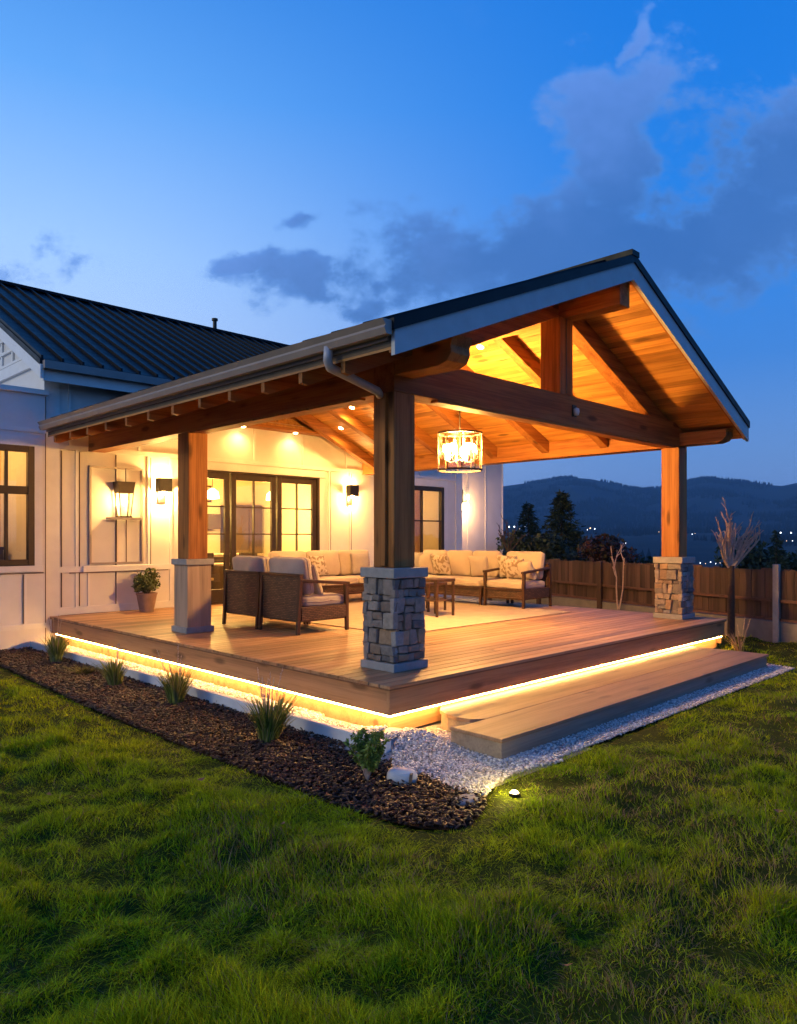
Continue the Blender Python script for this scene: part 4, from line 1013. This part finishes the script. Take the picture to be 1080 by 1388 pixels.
pillow('beige pillow on the back sofa beside its arm', (4.05, 6.93, 1.18), .46, 16, 0, 'pill', 6)
pillow('patterned pillow on the back sofa nearest its middle', (4.75, 6.93, 1.16), .44, 18, 8, 'patt', 7)
pillow('beige pillow leaning in the far corner of the right long sofa', (7.0, 6.25, 1.19), .46, 12, 70, 'cushg', 12)
pillow('plain pillow near the armchair end of the right long sofa', (6.95, 4.55, 1.16), .44, 18, 95, 'pill', 13)
pillow('taupe pillow at the right end of the back sofa', (5.9, 6.93, 1.18), .46, 15, -10, 'cushg', 14)
pillow('pale pillow leaning on the back sofa left end', (3.9, 6.80, 1.13), .40, 24, 15, 'pill', 15)
rug = tag(MB().box(2.45, 2.30, .4215, 6.72, 6.3, .433).build('rug', M['rug'], bevel=.003), 'pale woven rug under the seating group on the deck', 'rug')
def side_table(label, x, y, w_, h_, grp='side tables on the rug'):
    t = thing('side_table', label, 'table', (x, y, .433), grp, local=True)
    for a in (-1, 1):
        for b_ in (-1, 1): MB().taper((a * (w_ / 2 - .03), b_ * (w_ / 2 - .03), 0), (a * (w_ / 2 - .03), b_ * (w_ / 2 - .03), h_ - .03), .032, .038).build('leg', M['frame'], t)
    MB().box(-w_ / 2, -w_ / 2, h_ - .05, w_ / 2, w_ / 2, h_).build('top', M['frame'], t, bevel=.008)
    MB().box(-w_ / 2 + .04, -w_ / 2 + .04, h_ * .4, w_ / 2 - .04, w_ / 2 - .04, h_ * .4 + .02).build('shelf', M['frame'], t)
side_table('tall dark square side table nearest the stone post', 4.55, 3.55, .46, .62); side_table('lower dark side table behind the tall one', 5.1, 4.25, .5, .50)
# potted plant
pp = thing('potted_plant', 'bushy green plant in a tapered clay pot by the wooden plinth', 'potted plant', (1.50, 7.72, .42))
MB().lathe([(.12, 0), (.175, .30), (.185, .30), (.185, .33), (.155, .33), (.15, .26), (0, .26)], (1.50, 7.72, .42), 28).build('pot', M['pot'], pp, smooth=False)

def leafcloud(name, centers, n, size, cols, parent, mat='leaf', flat=.5, seed=0, up=0.):
    """leaf faces spread through blobs: centers = [(x,y,z,rx,ry,rz)]"""
    rg = np.random.default_rng(seed); cs = np.array(centers); w_ = cs[:, 3] * cs[:, 4] * cs[:, 5]; k = rg.choice(len(cs), n, p=w_ / w_.sum())
    d = rg.normal(size=(n, 3)); d /= np.linalg.norm(d, axis=1, keepdims=True); rr = rg.random(n) ** .45
    P = cs[k, :3] + d * rr[:, None] * cs[k, 3:]
    o3 = np.array(ORG.get(parent.name, (0, 0, 0)))
    nrm = d + rg.normal(size=(n, 3)) * .8 + np.array([0, 0, up]); nrm /= np.linalg.norm(nrm, axis=1, keepdims=True)
    a = np.cross(nrm, rg.normal(size=(n, 3))); a /= np.linalg.norm(a, axis=1, keepdims=True); b_ = np.cross(nrm, a)
    s_ = size * rg.uniform(.6, 1.4, n)[:, None]
    V = np.stack([P - a * s_, P + b_ * s_ * flat, P + a * s_, P - b_ * s_ * flat], 1) - o3
    c = np.array(cols)[rg.integers(0, len(cols), n)] * rg.uniform(.6, 1.4, (n, 1))
    F = (np.arange(n) * 4)[:, None] + np.array([[0, 1, 2, 3]])
    return fastmesh(name, V.reshape(-1, 3), [F], M[mat], tint=np.repeat(c, 4, 0), parent=parent)
leafcloud('foliage', [(1.50, 7.72, .90, .24, .24, .14), (1.42, 7.70, .98, .17, .17, .13), (1.60, 7.74, 1.04, .15, .15, .17), (1.34, 7.68, .86, .14, .14, .1)], 1100, .035, [(.09, .12, .035), (.14, .17, .06), (.06, .085, .03)], pp, seed=2)
st = MB()
for k in range(16):
    a = R.uniform(0, 6.28); st.tube([(1.50, 7.72, .68), (1.50 + .1 * math.cos(a), 7.72 + .1 * math.sin(a), .85), (1.50 + .22 * math.cos(a), 7.72 + .2 * math.sin(a), .95 + R.random() * .2)], [.006, .004, .002], 5)
st.build('stems', M['bark'], pp)

# ================================================================== LAMPS
def sconce(label, x, z, y=YB, power=34, sc=1., rot=0):
    t = thing('wall_lamp', label, 'wall lamp', (x, y, z), 'wall lamps on the house')
    MB().box(x - .05 * sc, y - .035, z - .16 * sc, x + .05 * sc, y - .028 + .004, z + .12 * sc).box(x - .02, y - .1, z + .02, x + .02, y - .03, z + .05).build('back_plate', M['blackm'], t, bevel=.004)
    h = .14 * sc; w_ = .085 * sc
    MB().box(x - w_, y - .20, z - h * .2, x - w_ + .012, y - .04, z + h).box(x + w_ - .012, y - .20, z - h * .2, x + w_, y - .04, z + h).box(x - w_ + .012, y - .20, z - h * .2, x + w_ - .012, y - .188, z + h).build('shade', M['blackm'], t)
    MB().lathe([(.0, -.10), (.035, -.08), (.045, -.02), (.03, .06), (.0, .075)], (x, y - .115, z + .01), 14).build('bulb', M['bulb'], t, smooth=True)
    light('lamp_light', 'POINT', (x, y - .13, z - .10), power, (1, .55, .155), t, .035)
    light('lamp_light', 'POINT', (x, y - .13, z + .19), power * .5, (1, .55, .155), t, .035)
    return t
sconce('small box wall lamp just left of the wooden post', 1.96, 2.62, power=32, sc=1.5)
sconce('box wall lamp right of the glass doors', 6.60, 2.72, power=20, sc=1.5)
t = thing('wall_lamp', 'glowing twin wall lamp on the shaded wall beyond the chandelier', 'wall lamp', (11.05, YB + .38, 2.6), 'wall lamps on the house')
q = at(631, 688, 20.3); x, y, z = 11.05, YB + .38, q[2]
MB().box(x - .05, y - .03, z - .05, x + .05, y - .002, z + .5).build('back_plate', M['blackm'], t); MB().lathe([(.03, -.1), (.10, -.06), (.10, .10), (.03, .14)], (x, y - .14, z), 14).build('shade', M['shade'], t, smooth=True)
MB().lathe([(.02, -.06), (.05, 0), (.02, .09)], (x + .14, y - .12, z + .28), 12).build('shade', M['shade'], t, smooth=True); MB().tube([(x, y - .03, z + .14), (x + .14, y - .1, z + .2)], .012, 6).build('arm', M['blackm'], t)
light('lamp_light', 'POINT', (x, y - .3, z - .05), 13, (1, .5, .2), t, .05)
# tall lantern on the niche ledge
ln = thing('lantern', 'tall tapered lantern hanging in the framed wall panel', 'lantern', (1.20, YB - .13, 2.1))
x, y, z = 1.20, YB - .13, 2.10
fr = MB()
for a in (-1, 1):
    for b_ in (-1, 1): fr.bar((x + a * .09, y + b_ * .07, z), (x + a * .15, y + b_ * .10, z + .62), .014, .014, (0, 1, 0))
fr.box(x - .11, y - .085, z - .012, x + .11, y + .085, z + .012).build('frame', M['blackm'], ln)
MB().add([(x - .16, y - .11, z + .62), (x + .16, y - .11, z + .62), (x + .16, y + .11, z + .62), (x - .16, y + .11, z + .62), (x - .14, y - .09, z + .42), (x + .14, y - .09, z + .42), (x + .14, y + .09, z + .42), (x - .14, y + .09, z + .42)],
         [(0, 1, 2, 3), (0, 1, 5, 4), (1, 2, 6, 5), (2, 3, 7, 6), (3, 0, 4, 7)]).build('hood', M['bronze'], ln)
MB().tube([(x + .03, y, z + .62), (x + .03, y, z + .86)], .008, 6).build('hanger', M['blackm'], ln)
MB().lathe([(.0, 0), (.026, .02), (.032, .07), (.02, .12), (0, .14)], (x, y, z + .20), 14).build('bulb', M['bulb'], ln, smooth=True)
MB().add([(x - .088, y - .07, z + .01), (x + .088, y - .07, z + .01), (x + .13, y - .09, z + .42), (x - .13, y - .09, z + .42)], [(0, 1, 2, 3)]).build('pane', M['lglass'], ln)
light('lamp_light', 'POINT', (x, y - .06, z + .28), 8, (1, .55, .155), ln, .04)
# chandelier
ch = thing('chandelier', 'drum chandelier of glass panels and candle bulbs hanging under the ridge', 'chandelier', (3.72, 2.33, 2.68))
cx, cy = 3.72, 2.33; zb, ztp = 2.73, 3.27; NS = 10
def ringp(r, z, k, n=NS): a = 2 * math.pi * (k + .25) / n; return (cx + r * math.cos(a), cy + r * math.sin(a), z)
fr = MB()
for k in range(NS):
    for z in (zb, ztp): fr.bar(ringp(.33, z, k), ringp(.33, z, k + 1), .018, .026)
    fr.bar(ringp(.33, zb, k), ringp(.33, ztp, k), .010, .010, (1, 0, 0))
for a in (0, 90): fr.bar((cx - .31 * math.cos(rad(a)), cy - .31 * math.sin(rad(a)), ztp), (cx + .31 * math.cos(rad(a)), cy + .31 * math.sin(rad(a)), ztp), .014, .014)
fr.build('frame', M['bronze'], ch)
MB().tube([(cx, cy, 4.57), (cx, cy, 4.1), (cx, cy, ztp - .02), (cx, cy, zb + .15)], .011, 8).lathe([(.07, 0), (.07, .03), (.02, .05)], (cx, cy, 4.52), 16).build('stem', M['bronze'], ch)
gl = MB()
for k in range(NS):
    gl.add([ringp(.323, zb + .02, k + .06), ringp(.323, zb + .02, k + .94), ringp(.323, ztp - .02, k + .94), ringp(.323, ztp - .02, k + .06)], [(0, 1, 2, 3)])
gl.build('glass_panel', M['lglass'], ch)
dr = MB()
for k in range(14):
    a = 2 * math.pi * k / 14; rr_ = .285 if k % 2 else .295; p = (cx + rr_ * math.cos(a), cy + rr_ * math.sin(a)); L_ = R.uniform(.22, .40)
    dr.bar((p[0], p[1], ztp - .03), (p[0], p[1], ztp - .03 - L_), .026, .012, (math.cos(a), math.sin(a), 0))
dr.build('glass_drops', M['drops'], ch)
for k in range(8):
    p = ringp(.24, zb + .16, k, 8)
    MB().tube([(cx, cy, zb + .16), (cx + (p[0] - cx) * .6, cy + (p[1] - cy) * .6, zb + .11), p], .007, 6).tube([p, (p[0], p[1], p[2] + .10)], .012, 8).build('candle_arm', M['bronze'], ch)
    MB().lathe([(.006, 0), (.019, .03), (.021, .055), (.010, .10), (0, .12)], (p[0], p[1], p[2] + .10), 12).build('bulb', M['bulb'], ch, smooth=True)
light('lamp_light', 'POINT', (cx, cy, zb + .34), 280, (1, .53, .14), ch, .16)
# recessed downlights on the right slope and below the ledge
def downlight(label, x, y, pos=None, power=32):
    z = (zt(x) - .262) if pos is None else pos
    t = thing('downlight', label, 'ceiling light', (x, y, z), 'recessed ceiling lights under the porch roof')
    n0 = MB().lathe([(.045, -.002), (.062, -.002), (.062, -.012), (.045, -.006)], (0, 0, 0), 20); n1 = MB().lathe([(.046, -.004), (.044, -.016), (.03, -.026), (.0, -.030)], (0, 0, 0), 20)
    sl = 0 if pos is not None else math.atan((ZR - ZC) / (XR - XC)) if x > XC else math.atan((ZC - ZL) / (XC - XL))
    mm = T((x, y, z)) @ Matrix.Rotation(-sl, 4, 'Y')
    n0.xf(mm).build('trim_ring', M['trim'], t); n1.xf(mm).build('lens', M['down'], t)
    l = light('lamp_light', 'SPOT', (x, y, z - .03), power, (1, .53, .14), t, .04, spot_size=rad(150), spot_blend=.8)
    return t
def ceil_hit(u, v):
    d = ray(u, v); best = None
    for k in np.linspace(3, 25, 4000):
        p = C0 + d * k
        if XL < p[0] < XR and p[2] >= zt(p[0]) - .265: return p
    return None
for (u, v, lb) in ((651, 470, 'ceiling light high in the gable above the front beam'), (477, 552, 'upper ceiling light of the trio left of the near post'), (472, 568, 'middle ceiling light of the trio left of the near post'), (462, 580, 'lowest ceiling light of the trio left of the near post')):
    p = ceil_hit(u, v); 
    if p is None: p = (5.5, min(7.3, 6.), 0)
    downlight(lb, p[0], min(p[1], 7.45), power=22 if v == 470 else 42)
downlight('ceiling light below the back ledge above the right door leaf', 4.92, YB - .2, 3.958, 13); downlight('ceiling light below the back ledge above the left door leaf', 3.62, YB - .2, 3.958, 13)
# ground spotlight
gs = gp(697, 1073, GZ + .03); t = thing('ground_spotlight', 'small glowing spotlight set in the grass beside the gravel', 'spotlight', tuple(gs))
MB().lathe([(.034, -.07), (.040, -.012), (.034, -.004), (.030, -.012)], tuple(gs), 16).build('housing', M['blackm'], t); MB().lathe([(.031, -.010), (.02, .004), (.0, .010)], tuple(gs), 16).build('lens', M['spotl'], t)
light('lamp_light', 'POINT', (gs[0] - .02, gs[1] + .03, gs[2] + .085), 1.5, (1, .72, .16), t, .03)
p = at(767, 559, 9.75)
ms = thing('motion_sensor', 'small white motion sensor on the face of the front beam', 'sensor', (p[0], .47, p[2]))
MB().box(p[0] - .05, .474, p[2] - .075, p[0] + .05, .489, p[2] + .08).build('plate', M['blackm'], ms, bevel=.004); MB().lathe([(.0, -.05), (.03, -.045), (.042, 0), (.036, .04), (.0, .055)], (p[0], .45, p[2] - .01), 14).build('lens', M['plast'], ms, smooth=True)

# ================================================================== PLANTS IN THE BED
def tuft(name, label, u, v, h, spread, n, cols, seed, flower=0, parent_cat='plant', group='young plants in the mulch bed', base=None):
    b0 = gp(u, v, GZ + .01) if base is None else np.array(base)
    if name != 'dry_plant': h *= 1.35; spread *= 1.75; n = int(n * 2.4)
    rg = np.random.default_rng(seed); t = thing(name, label, parent_cat, tuple(b0), group)
    az = rg.uniform(0, 6.283, n); ln = h * rg.uniform(.45, 1.05, n); le = spread * rg.uniform(.1, 1., n) * ln / h
    r0 = spread * .25 * rg.random(n); W_ = .004 * rg.uniform(.7, 1.5, n) + h * .0035
    ll = rg.normal(0, .22, 2) * spread
    dx, dy = np.cos(az), np.sin(az); px_, py_ = -dy, dx; V = np.zeros((n, 7, 3))
    for i, (tt, w_) in enumerate(((0, .7), (0, -.7), (.4, 1), (.4, -1), (.75, .7), (.75, -.7), (1, 0))):
        rr = r0 + le * tt ** 1.6
        V[:, i, 0] = dx * rr + px_ * W_ * w_ + ll[0] * tt; V[:, i, 1] = dy * rr + py_ * W_ * w_ + ll[1] * tt; V[:, i, 2] = ln * (tt - .12 * tt * tt)
    bb = np.arange(n)[:, None] * 7
    Q = np.concatenate([np.concatenate([bb, bb + 1, bb + 3, bb + 2], 1), np.concatenate([bb + 2, bb + 3, bb + 5, bb + 4], 1)]); Tr = np.concatenate([bb + 4, bb + 5, bb + 6], 1)
    c = np.array(cols)[rg.integers(0, len(cols), n)] * rg.uniform(.6, 1.4, (n, 1))
    fastmesh('leaves', V.reshape(-1, 3), [Q, Tr], M['leaf'], tint=np.repeat(c, 7, 0), parent=t)
    if flower:
        mb = MB()
        for k in range(flower):
            a = rg.uniform(0, 6.28); s_ = spread * rg.uniform(.1, .7); hh = h * rg.uniform(1.05, 1.45)
            q0, q1 = (b0[0], b0[1], b0[2]), (b0[0] + s_ * math.cos(a), b0[1] + s_ * math.sin(a), b0[2] + hh)
            mid = tuple((np.array(q0) * .4 + np.array(q1) * .6) + np.array([0, 0, h * .06]))
            mb.tube([q0, mid, q1], [.003, .0025, .002], 5)
            for j in range(9):
                f = .72 + .28 * j / 9; c_ = np.array(mid) + (np.array(q1) - np.array(mid)) * ((f - .72) / .28); 
                mb.lathe([(0, -.008), (.007, 0), (0, .012)], tuple(c_ + rg.normal(0, .003, 3)), 5)
        mb.build('flower_spike', M['twig'], t)
    return t
GC = [(.13, .18, .03), (.19, .23, .05), (.08, .12, .025), (.24, .24, .09)]
tuft('shrub', 'dark tufted plant against the wall at the far left end of the bed', 4, 872, .42, .22, 150, GC, 1, 3)
tuft('grass_plant', 'tufted plant second from the left in the mulch bed', 76, 900, .36, .17, 170, GC, 2, 4)
tuft('grass_plant', 'short pale tufted plant third from the left in the mulch bed', 156, 931, .30, .16, 150, GC, 3, 3)
tuft('grass_plant', 'upright tufted plant in the mulch bed below the wooden plinth', 238, 956, .33, .17, 200, GC, 4, 5)
tuft('grass_plant', 'tallest spiky plant with flower stalks in the mulch bed', 363, 1006, .34, .19, 240, GC, 5, 8)
def leafy(label, u, v, h, w_, seed):
    b0 = gp(u, v, GZ + .01); t = thing('shrub', label, 'shrub', tuple(b0), 'young plants in the mulch bed'); rg = np.random.default_rng(seed); mb = MB(); bl = []
    for k in range(46):
        a = rg.uniform(0, 6.28); r_ = w_ * rg.uniform(.1, 1.) * .55; hh = h * rg.uniform(.6, 1.08); q = (b0[0] + r_ * math.cos(a), b0[1] + r_ * math.sin(a), b0[2] + hh)
        mb.tube([tuple(b0), (b0[0] + r_ * .4 * math.cos(a), b0[1] + r_ * .4 * math.sin(a), b0[2] + hh * .55), q], [.004, .003, .0015], 5)
        for f in (.55, .75, .95): bl.append((b0[0] + (q[0] - b0[0]) * f, b0[1] + (q[1] - b0[1]) * f, b0[2] + hh * f, .022, .022, .035))
    mb.build('stems', M['twig'], t); leafcloud('leaves', bl, 3400, .019, [(.15, .22, .03), (.21, .28, .05), (.10, .16, .03)], t, flat=.4, seed=seed, up=.6)
leafy('dense round leafy green shrub nearest the white stones in the bed', 498, 1060, .34, .30, 6)
if 0: tuft('shrub', 'dense round green shrub nearest the white stones in the bed', 498, 1060, .25, .19, 340, [(.10, .19, .025), (.15, .24, .035), (.08, .14, .025)], 6, 6)
tuft('dry_plant', 'dry straw coloured twigs beside the right end of the step', 1003, 884, .42, .30, 40, [(.30, .22, .12), (.22, .15, .08)], 8, 3, group=None)
tuft('ground_cover', 'low yellowish green ground plant between the mulch tufts', 110, 915, .10, .22, 90, [(.12, .11, .03), (.09, .10, .02)], 9, 0)
def rock(name, label, c, s_, mat, seed, cat='stone'):
    V, F = ico(3); rg = np.random.default_rng(seed)
    d = 1 + .25 * (fbm(V[:, 0] * 1.7 + seed, V[:, 1] * 1.7 + V[:, 2], seed, 3) - .45)
    P = V * d[:, None]; P = np.sign(P) * np.abs(P) ** .72; P = P * np.array(s_) + np.array(c)
    o = MB().add(P, [tuple(f) for f in F]).build(name, M[mat], None, smooth=True); return tag(o, label, cat)
g1 = gp(545, 1062); rk = thing('landscape_light', 'pale rock shaped landscape light with a dark slot lying in the mulch', 'garden light', tuple(g1))
V_, F_ = ico(3); P_r = V_ * (1 + .22 * (fbm(V_[:, 0] * 1.6 + 3, V_[:, 1] * 1.6 + V_[:, 2], 15, 3) - .45))[:, None]; P_r = np.sign(P_r) * np.abs(P_r) ** .75 * np.array([.115, .072, .066])
mb = MB().add(P_r, [tuple(f) for f in F_]); mb.xf(T((g1[0], g1[1], GZ + .05)) @ RZ_(-52) @ RY_(6)); mb.build('housing', M['rock'], rk, smooth=True)
mb = MB().box(.060, -.076, -.030, .082, -.02, .040); mb.xf(T((g1[0], g1[1], GZ + .06)) @ RZ_(-52) @ RY_(6)); mb.build('vent_slot', M['seam'], rk)
g2 = gp(632, 1088); rock('flat_stone', 'flat grey slab stone in the mulch tip by the lawn', (g2[0], g2[1], GZ + .015), (.11, .075, .028), 'flat', 4)
g3 = gp(42, 872); rock('boulder', 'low pale boulder at the wall end of the planting bed', (g3[0], g3[1], GZ + .05), (.34, .17, .11), 'rock', 6)
g3 = gp(611, 1077); rock('flat_stone', 'small reddish stone at the gravel edge', (g3[0], g3[1], GZ + .02), (.03, .022, .02), 'dryleaf', 7)
for i, (u, v, lb) in enumerate(((272, 1064, 'curled dry leaf on the lawn below the bed'), (66, 1080, 'small dry leaf on the lawn at left'), (767, 1306, 'orange dry leaf low in the foreground grass'), (383, 1120, 'pale dry leaf on the lawn under the bed tip'), (1055, 1096, 'brown dry leaf on the lawn at right'))):
    g = gp(u, v, GZ + .07); mb = MB()
    mb.add([(-.03, 0, .006), (0, -.018, 0), (.035, 0, .010), (0, .018, .0), (0, 0, -.004)], [(0, 1, 4), (1, 2, 4), (2, 3, 4), (3, 0, 4)]); mb.xf(RZ_(i * 70) @ RX(20))
    o = mb.build('fallen_leaf', M['dryleaf']); o.location = (g[0], g[1], lawn_h(np.array([g[0]]), np.array([g[1]]))[0] + .05); tag(o, lb, 'leaf', 'fallen leaves on the lawn')

# ================================================================== FENCE AND TREES
def fx(y): return 9.0 + .343 * y
fence = thing('fence', 'reddish brown board fence on a low concrete kerb behind the deck', 'fence', (9.9, 2.5, 0))
ya, yb = -4.2, 12.0; dirv = Vector((.343, 1, 0)).normalized(); nv = Vector((-1, .343, 0)).normalized()
MB().bar((fx(ya), ya, .12), (fx(yb), yb, .12), .12, .36).build('kerb', M['cblock'], fence, bevel=.01)
py = [-4.0, -2.25, -.44, 1.6, 3.7, 5.8, 7.9, 10.]
for i, y in enumerate(py):
    p = Vector((fx(y), y, 0)) + nv * .09
    MB().box(p.x - .05, p.y - .05, -.05, p.x + .05, p.y + .05, 1.28 if i == 2 else 1.20).build('fence_post', M['fpost'] if i < 4 else M['fencew'], fence, bevel=.008)
def fboards(z0, z1, off, jit):
    mb = MB(); y = ya
    while y < yb:
        w_ = R.uniform(.11, .15) if R.random() < .93 else .2; p = Vector((fx(y), y, 0)) + nv * (off + R.uniform(-.006, .006)); q = p + dirv * w_
        h = z1 + R.uniform(-jit, jit)
        mb.bar((p.x, p.y, (z0 + h) / 2), (q.x - dirv.x * .006, q.y - dirv.y * .006, (z0 + h) / 2), .02, h - z0); y += w_ * dirv.y
    return mb
fboards(.31, 1.19, 0, .02).build('board_panel', M['fencew'], fence); fboards(.66, 1.17, .028, .008).build('board_panel', M['fencew'], fence)
MB().bar((fx(ya) + nv.x * .055, ya + nv.y * .055, .66), (fx(yb) + nv.x * .055, yb + nv.y * .055, .66), .04, .05).build('rail', M['fencer'], fence); MB().bar((fx(ya) + nv.x * .055, ya + nv.y * .055, .34), (fx(yb) + nv.x * .055, yb + nv.y * .055, .34), .04, .05).build('rail', M['fencer'], fence)
DG = [(.018, .034, .018), (.03, .05, .024), (.012, .024, .014)]
def conifer(label, u, vtop, depth, width, seed, base_z=-1., dens=1.):
    p = at(u, 727, depth); top = at(u, vtop, depth)[2]; rg = np.random.default_rng(seed)
    t = thing('conifer', label, 'tree', (p[0], p[1], base_z), None); H = top - base_z
    MB().tube([(p[0], p[1], base_z - .1), (p[0], p[1], base_z + H * .5), (p[0], p[1], top - .05)], [.09, .06, .008], 8).build('trunk', M['bark'], t)
    V = []; col = []; nb = int(150 * dens)
    for k in range(nb):
        f = (k + rg.random()) / nb; z = base_z + H * (.04 + .95 * f); L = width / 2 * (1 - f) ** .8 * rg.uniform(.55, 1.15) + .05; az = rg.uniform(0, 6.283); droop = rg.uniform(-.05, .35)
        for j in range(int(10 + 26 * L)):
            s_ = rg.random() ** .7; q = np.array([p[0] + math.cos(az) * L * s_, p[1] + math.sin(az) * L * s_, z - droop * L * s_ + .1 * L * s_ * s_]) + rg.normal(0, .03 + .06 * L * (1 - s_), 3)
            d = np.array([math.cos(az), math.sin(az), -.2]) + rg.normal(0, .55, 3); d /= np.linalg.norm(d); e = np.cross(d, rg.normal(size=3)); e /= np.linalg.norm(e)
            l, w_ = rg.uniform(.07, .17), rg.uniform(.012, .03)
            V += [q - e * w_, q + e * w_, q + d * l + e * w_ * .4, q + d * l - e * w_ * .4]; c = np.array(DG[rg.integers(3)]) * rg.uniform(.6, 1.5); col += [c] * 4
    V = np.array(V) - np.array(ORG[t.name]); n = len(V) // 4
    fastmesh('crown', V, [(np.arange(n) * 4)[:, None] + np.array([[0, 1, 2, 3]])], M['leaf'], tint=np.array(col), parent=t); return t
conifer('tall dark conifer rising behind the fence right of the house', 761, 666, 22, 3.1, 1, -1.6, 2.6)
conifer('thinner ragged conifer between the house corner and the tall conifer', 716, 682, 24, 2.5, 2, -1.8, 1.5)
conifer('small dark pointed tree far right behind the fence', 1052, 718, 30, 1.6, 3, -2)
def bush(label, u, vtop, depth, width, seed, cols, n=2600, name='tree', leaf=.06, base_z=-1.):
    p = at(u, 727, depth); top = at(u, vtop, depth)[2]; rg = np.random.default_rng(seed); H = top - base_z
    t = thing(name, label, 'tree', (p[0], p[1], base_z))
    mb = MB(); blobs = []
    for k in range(7):
        a = rg.uniform(0, 6.28); r_ = width / 2 * rg.uniform(.1, .65); zz = base_z + H * rg.uniform(.55, .88)
        q = (p[0] + r_ * math.cos(a), p[1] + r_ * math.sin(a), zz); s_ = width * rg.uniform(.2, .34); blobs.append((*q, s_, s_, s_ * .8))
        mb.tube([(p[0], p[1], base_z - .1), (p[0] + .3 * (q[0] - p[0]), p[1] + .3 * (q[1] - p[1]), base_z + H * .4), q], [.05, .03, .008], 6)
    mb.build('trunk', M['bark'], t); leafcloud('crown', blobs, n, leaf, cols, t, seed=seed, flat=.6); return t
bush('round dark red leaved tree behind the fence left of the right post', 826, 712, 19, 1.6, 3, [(.06, .022, .018), (.04, .02, .014), (.035, .03, .016)])
bush('low dark bush behind the fence beside the house corner', 722, 722, 21, 2.2, 4, DG, 3600)
bush('dark leafy tree far right behind the fence', 1040, 738, 34, 4.2, 5, DG, 3000, leaf=.12, base_z=-3)
bush('dark spreading tree behind the fence at the right frame edge', 1085, 745, 30, 3.4, 6, DG, 2600, leaf=.12, base_z=-3)
bush('small dark bush behind the fence just left of the bare shrub', 868, 742, 24, 2.0, 7, DG, 1800, leaf=.08, base_z=-2)
bush('low dark bush left of the tall conifer foot', 748, 716, 20.5, 2.1, 8, DG, 3600)
def bare_shrub(label, u, vbase, vtop, depth, spread, seed, n, mat='twig', name='bare_shrub', trunk=None, zroot=0.):
    p = at(u, vbase, depth); top = at(u, vtop, depth)[2]; rg = np.random.default_rng(seed)
    t = thing(name, label, 'shrub', (p[0], p[1], zroot)); mb = MB()
    rgt = np.array([SQ, -SQ, 0]); fwd = np.array([SQ, SQ, 0])
    def grow(q, d, L, r, lev):
        pts = [q]; rs = [r]
        for k in range(5):
            d = d + rg.normal(0, .11, 3); d /= np.linalg.norm(d); pts.append(pts[-1] + d * L / 5); rs.append(r * (1 - .12 * (k + 1)) + .002)
        mb.tube([tuple(x) for x in pts], rs, 5)
        if lev > 0:
            for k in range(rg.integers(2, 4)):
                i = rg.integers(2, 6); grow(pts[i], d + rg.normal(0, .33, 3) + np.array([0, 0, .2]), L * rg.uniform(.25, .5), rs[i] * .8, lev - 1)
    H = top - p[2]
    for k in range(n):
        a = -1 + 2 * (k + rg.random()) / n; d = rgt * a * spread + fwd * rg.normal(0, .25) * spread + np.array([0, 0, 1.]); L = H * rg.uniform(.72, 1.0) * (1 - .25 * abs(a)); d /= np.linalg.norm(d)
        grow(p + rgt * a * .05, d, L, .026 if n > 8 else .018, 2)
    mb.build('branches', M[mat], t)
    if trunk: MB().tube([(p[0], p[1], zroot - .05), (p[0] + .01, p[1], (zroot + p[2]) / 2), (p[0], p[1], p[2] + .03)], trunk, 8).build('trunk', M['bark'], t)
    return t
bare_shrub('pale bare branched shrub fanning out above the fence', 991, 769, 700, 12.9, .56, 3, 20, trunk=[.07, .06, .05])
bare_shrub('slender sapling with two pale stems in front of the fence', 838, 826, 738, 15.6, .10, 5, 2, name='sapling', zroot=.0)
bare_shrub('thin dark twiggy shrub by the shaded house corner', 690, 748, 706, 18.2, .5, 9, 6, mat='bark', name='twig_shrub', zroot=0.4)

# ================================================================== TOWN LIGHTS ON THE FAR SLOPE
lamp0 = lampw = None
for i, (u, v, k) in enumerate([(690, 714, 1.2), (697, 714, 1.2), (704, 717, .7), (711, 714, .9), (706, 723, .6), (700, 729, .5), (692, 736, .5), (710, 738, .5), (800, 716, 1.2), (806, 717, .9), (796, 718, .6), (893, 721, .7), (898, 722, .5), (938, 724, .6), (942, 723, .5), (1058, 722, 1.3), (1072, 722, 1.1), (1066, 733, .6), (1074, 733, .6), (949, 763, .7), (956, 764, .6), (963, 762, .8), (970, 764, .6), (976, 763, .6), (848, 736, .5), (1030, 748, .5)]):
    dep = 420. if v > 740 else 850.
    p = at(u, v, dep); rr = .62 * k * dep / 900.
    if lamp0 is None:
        t = thing('town_lamp', 'far white street light in the valley below the hills', 'street light', (0, 0, 0), 'distant town lights in the valley', local=True)
        MB().lathe([(0, -1), (.7, -.7), (1., 0), (.7, .7), (0, 1)], (0, 0, 0), 10).build('lamp_head', M['town'], t); MB().tube([(0, 0, -1), (0, 0, -16)], [.12, .2], 6).build('pole', M['blackm'], t); lamp0 = t
    elif i % 3 == 2:
        if lampw is None:
            t = thing('town_lamp', 'far amber street light in the valley below the hills', 'street light', (0, 0, 0), 'amber distant town lights', local=True)
            MB().lathe([(0, -1), (.7, -.7), (1., 0), (.7, .7), (0, 1)], (0, 0, 0), 10).build('lamp_head', M['townw'], t); MB().tube([(0, 0, -1), (0, 0, -16)], [.12, .2], 6).build('pole', M['blackm'], t); lampw = t
        else: t = copy_tree(lampw)
    else: t = copy_tree(lamp0)
    t.location = tuple(p); t.scale = (rr, rr, rr)
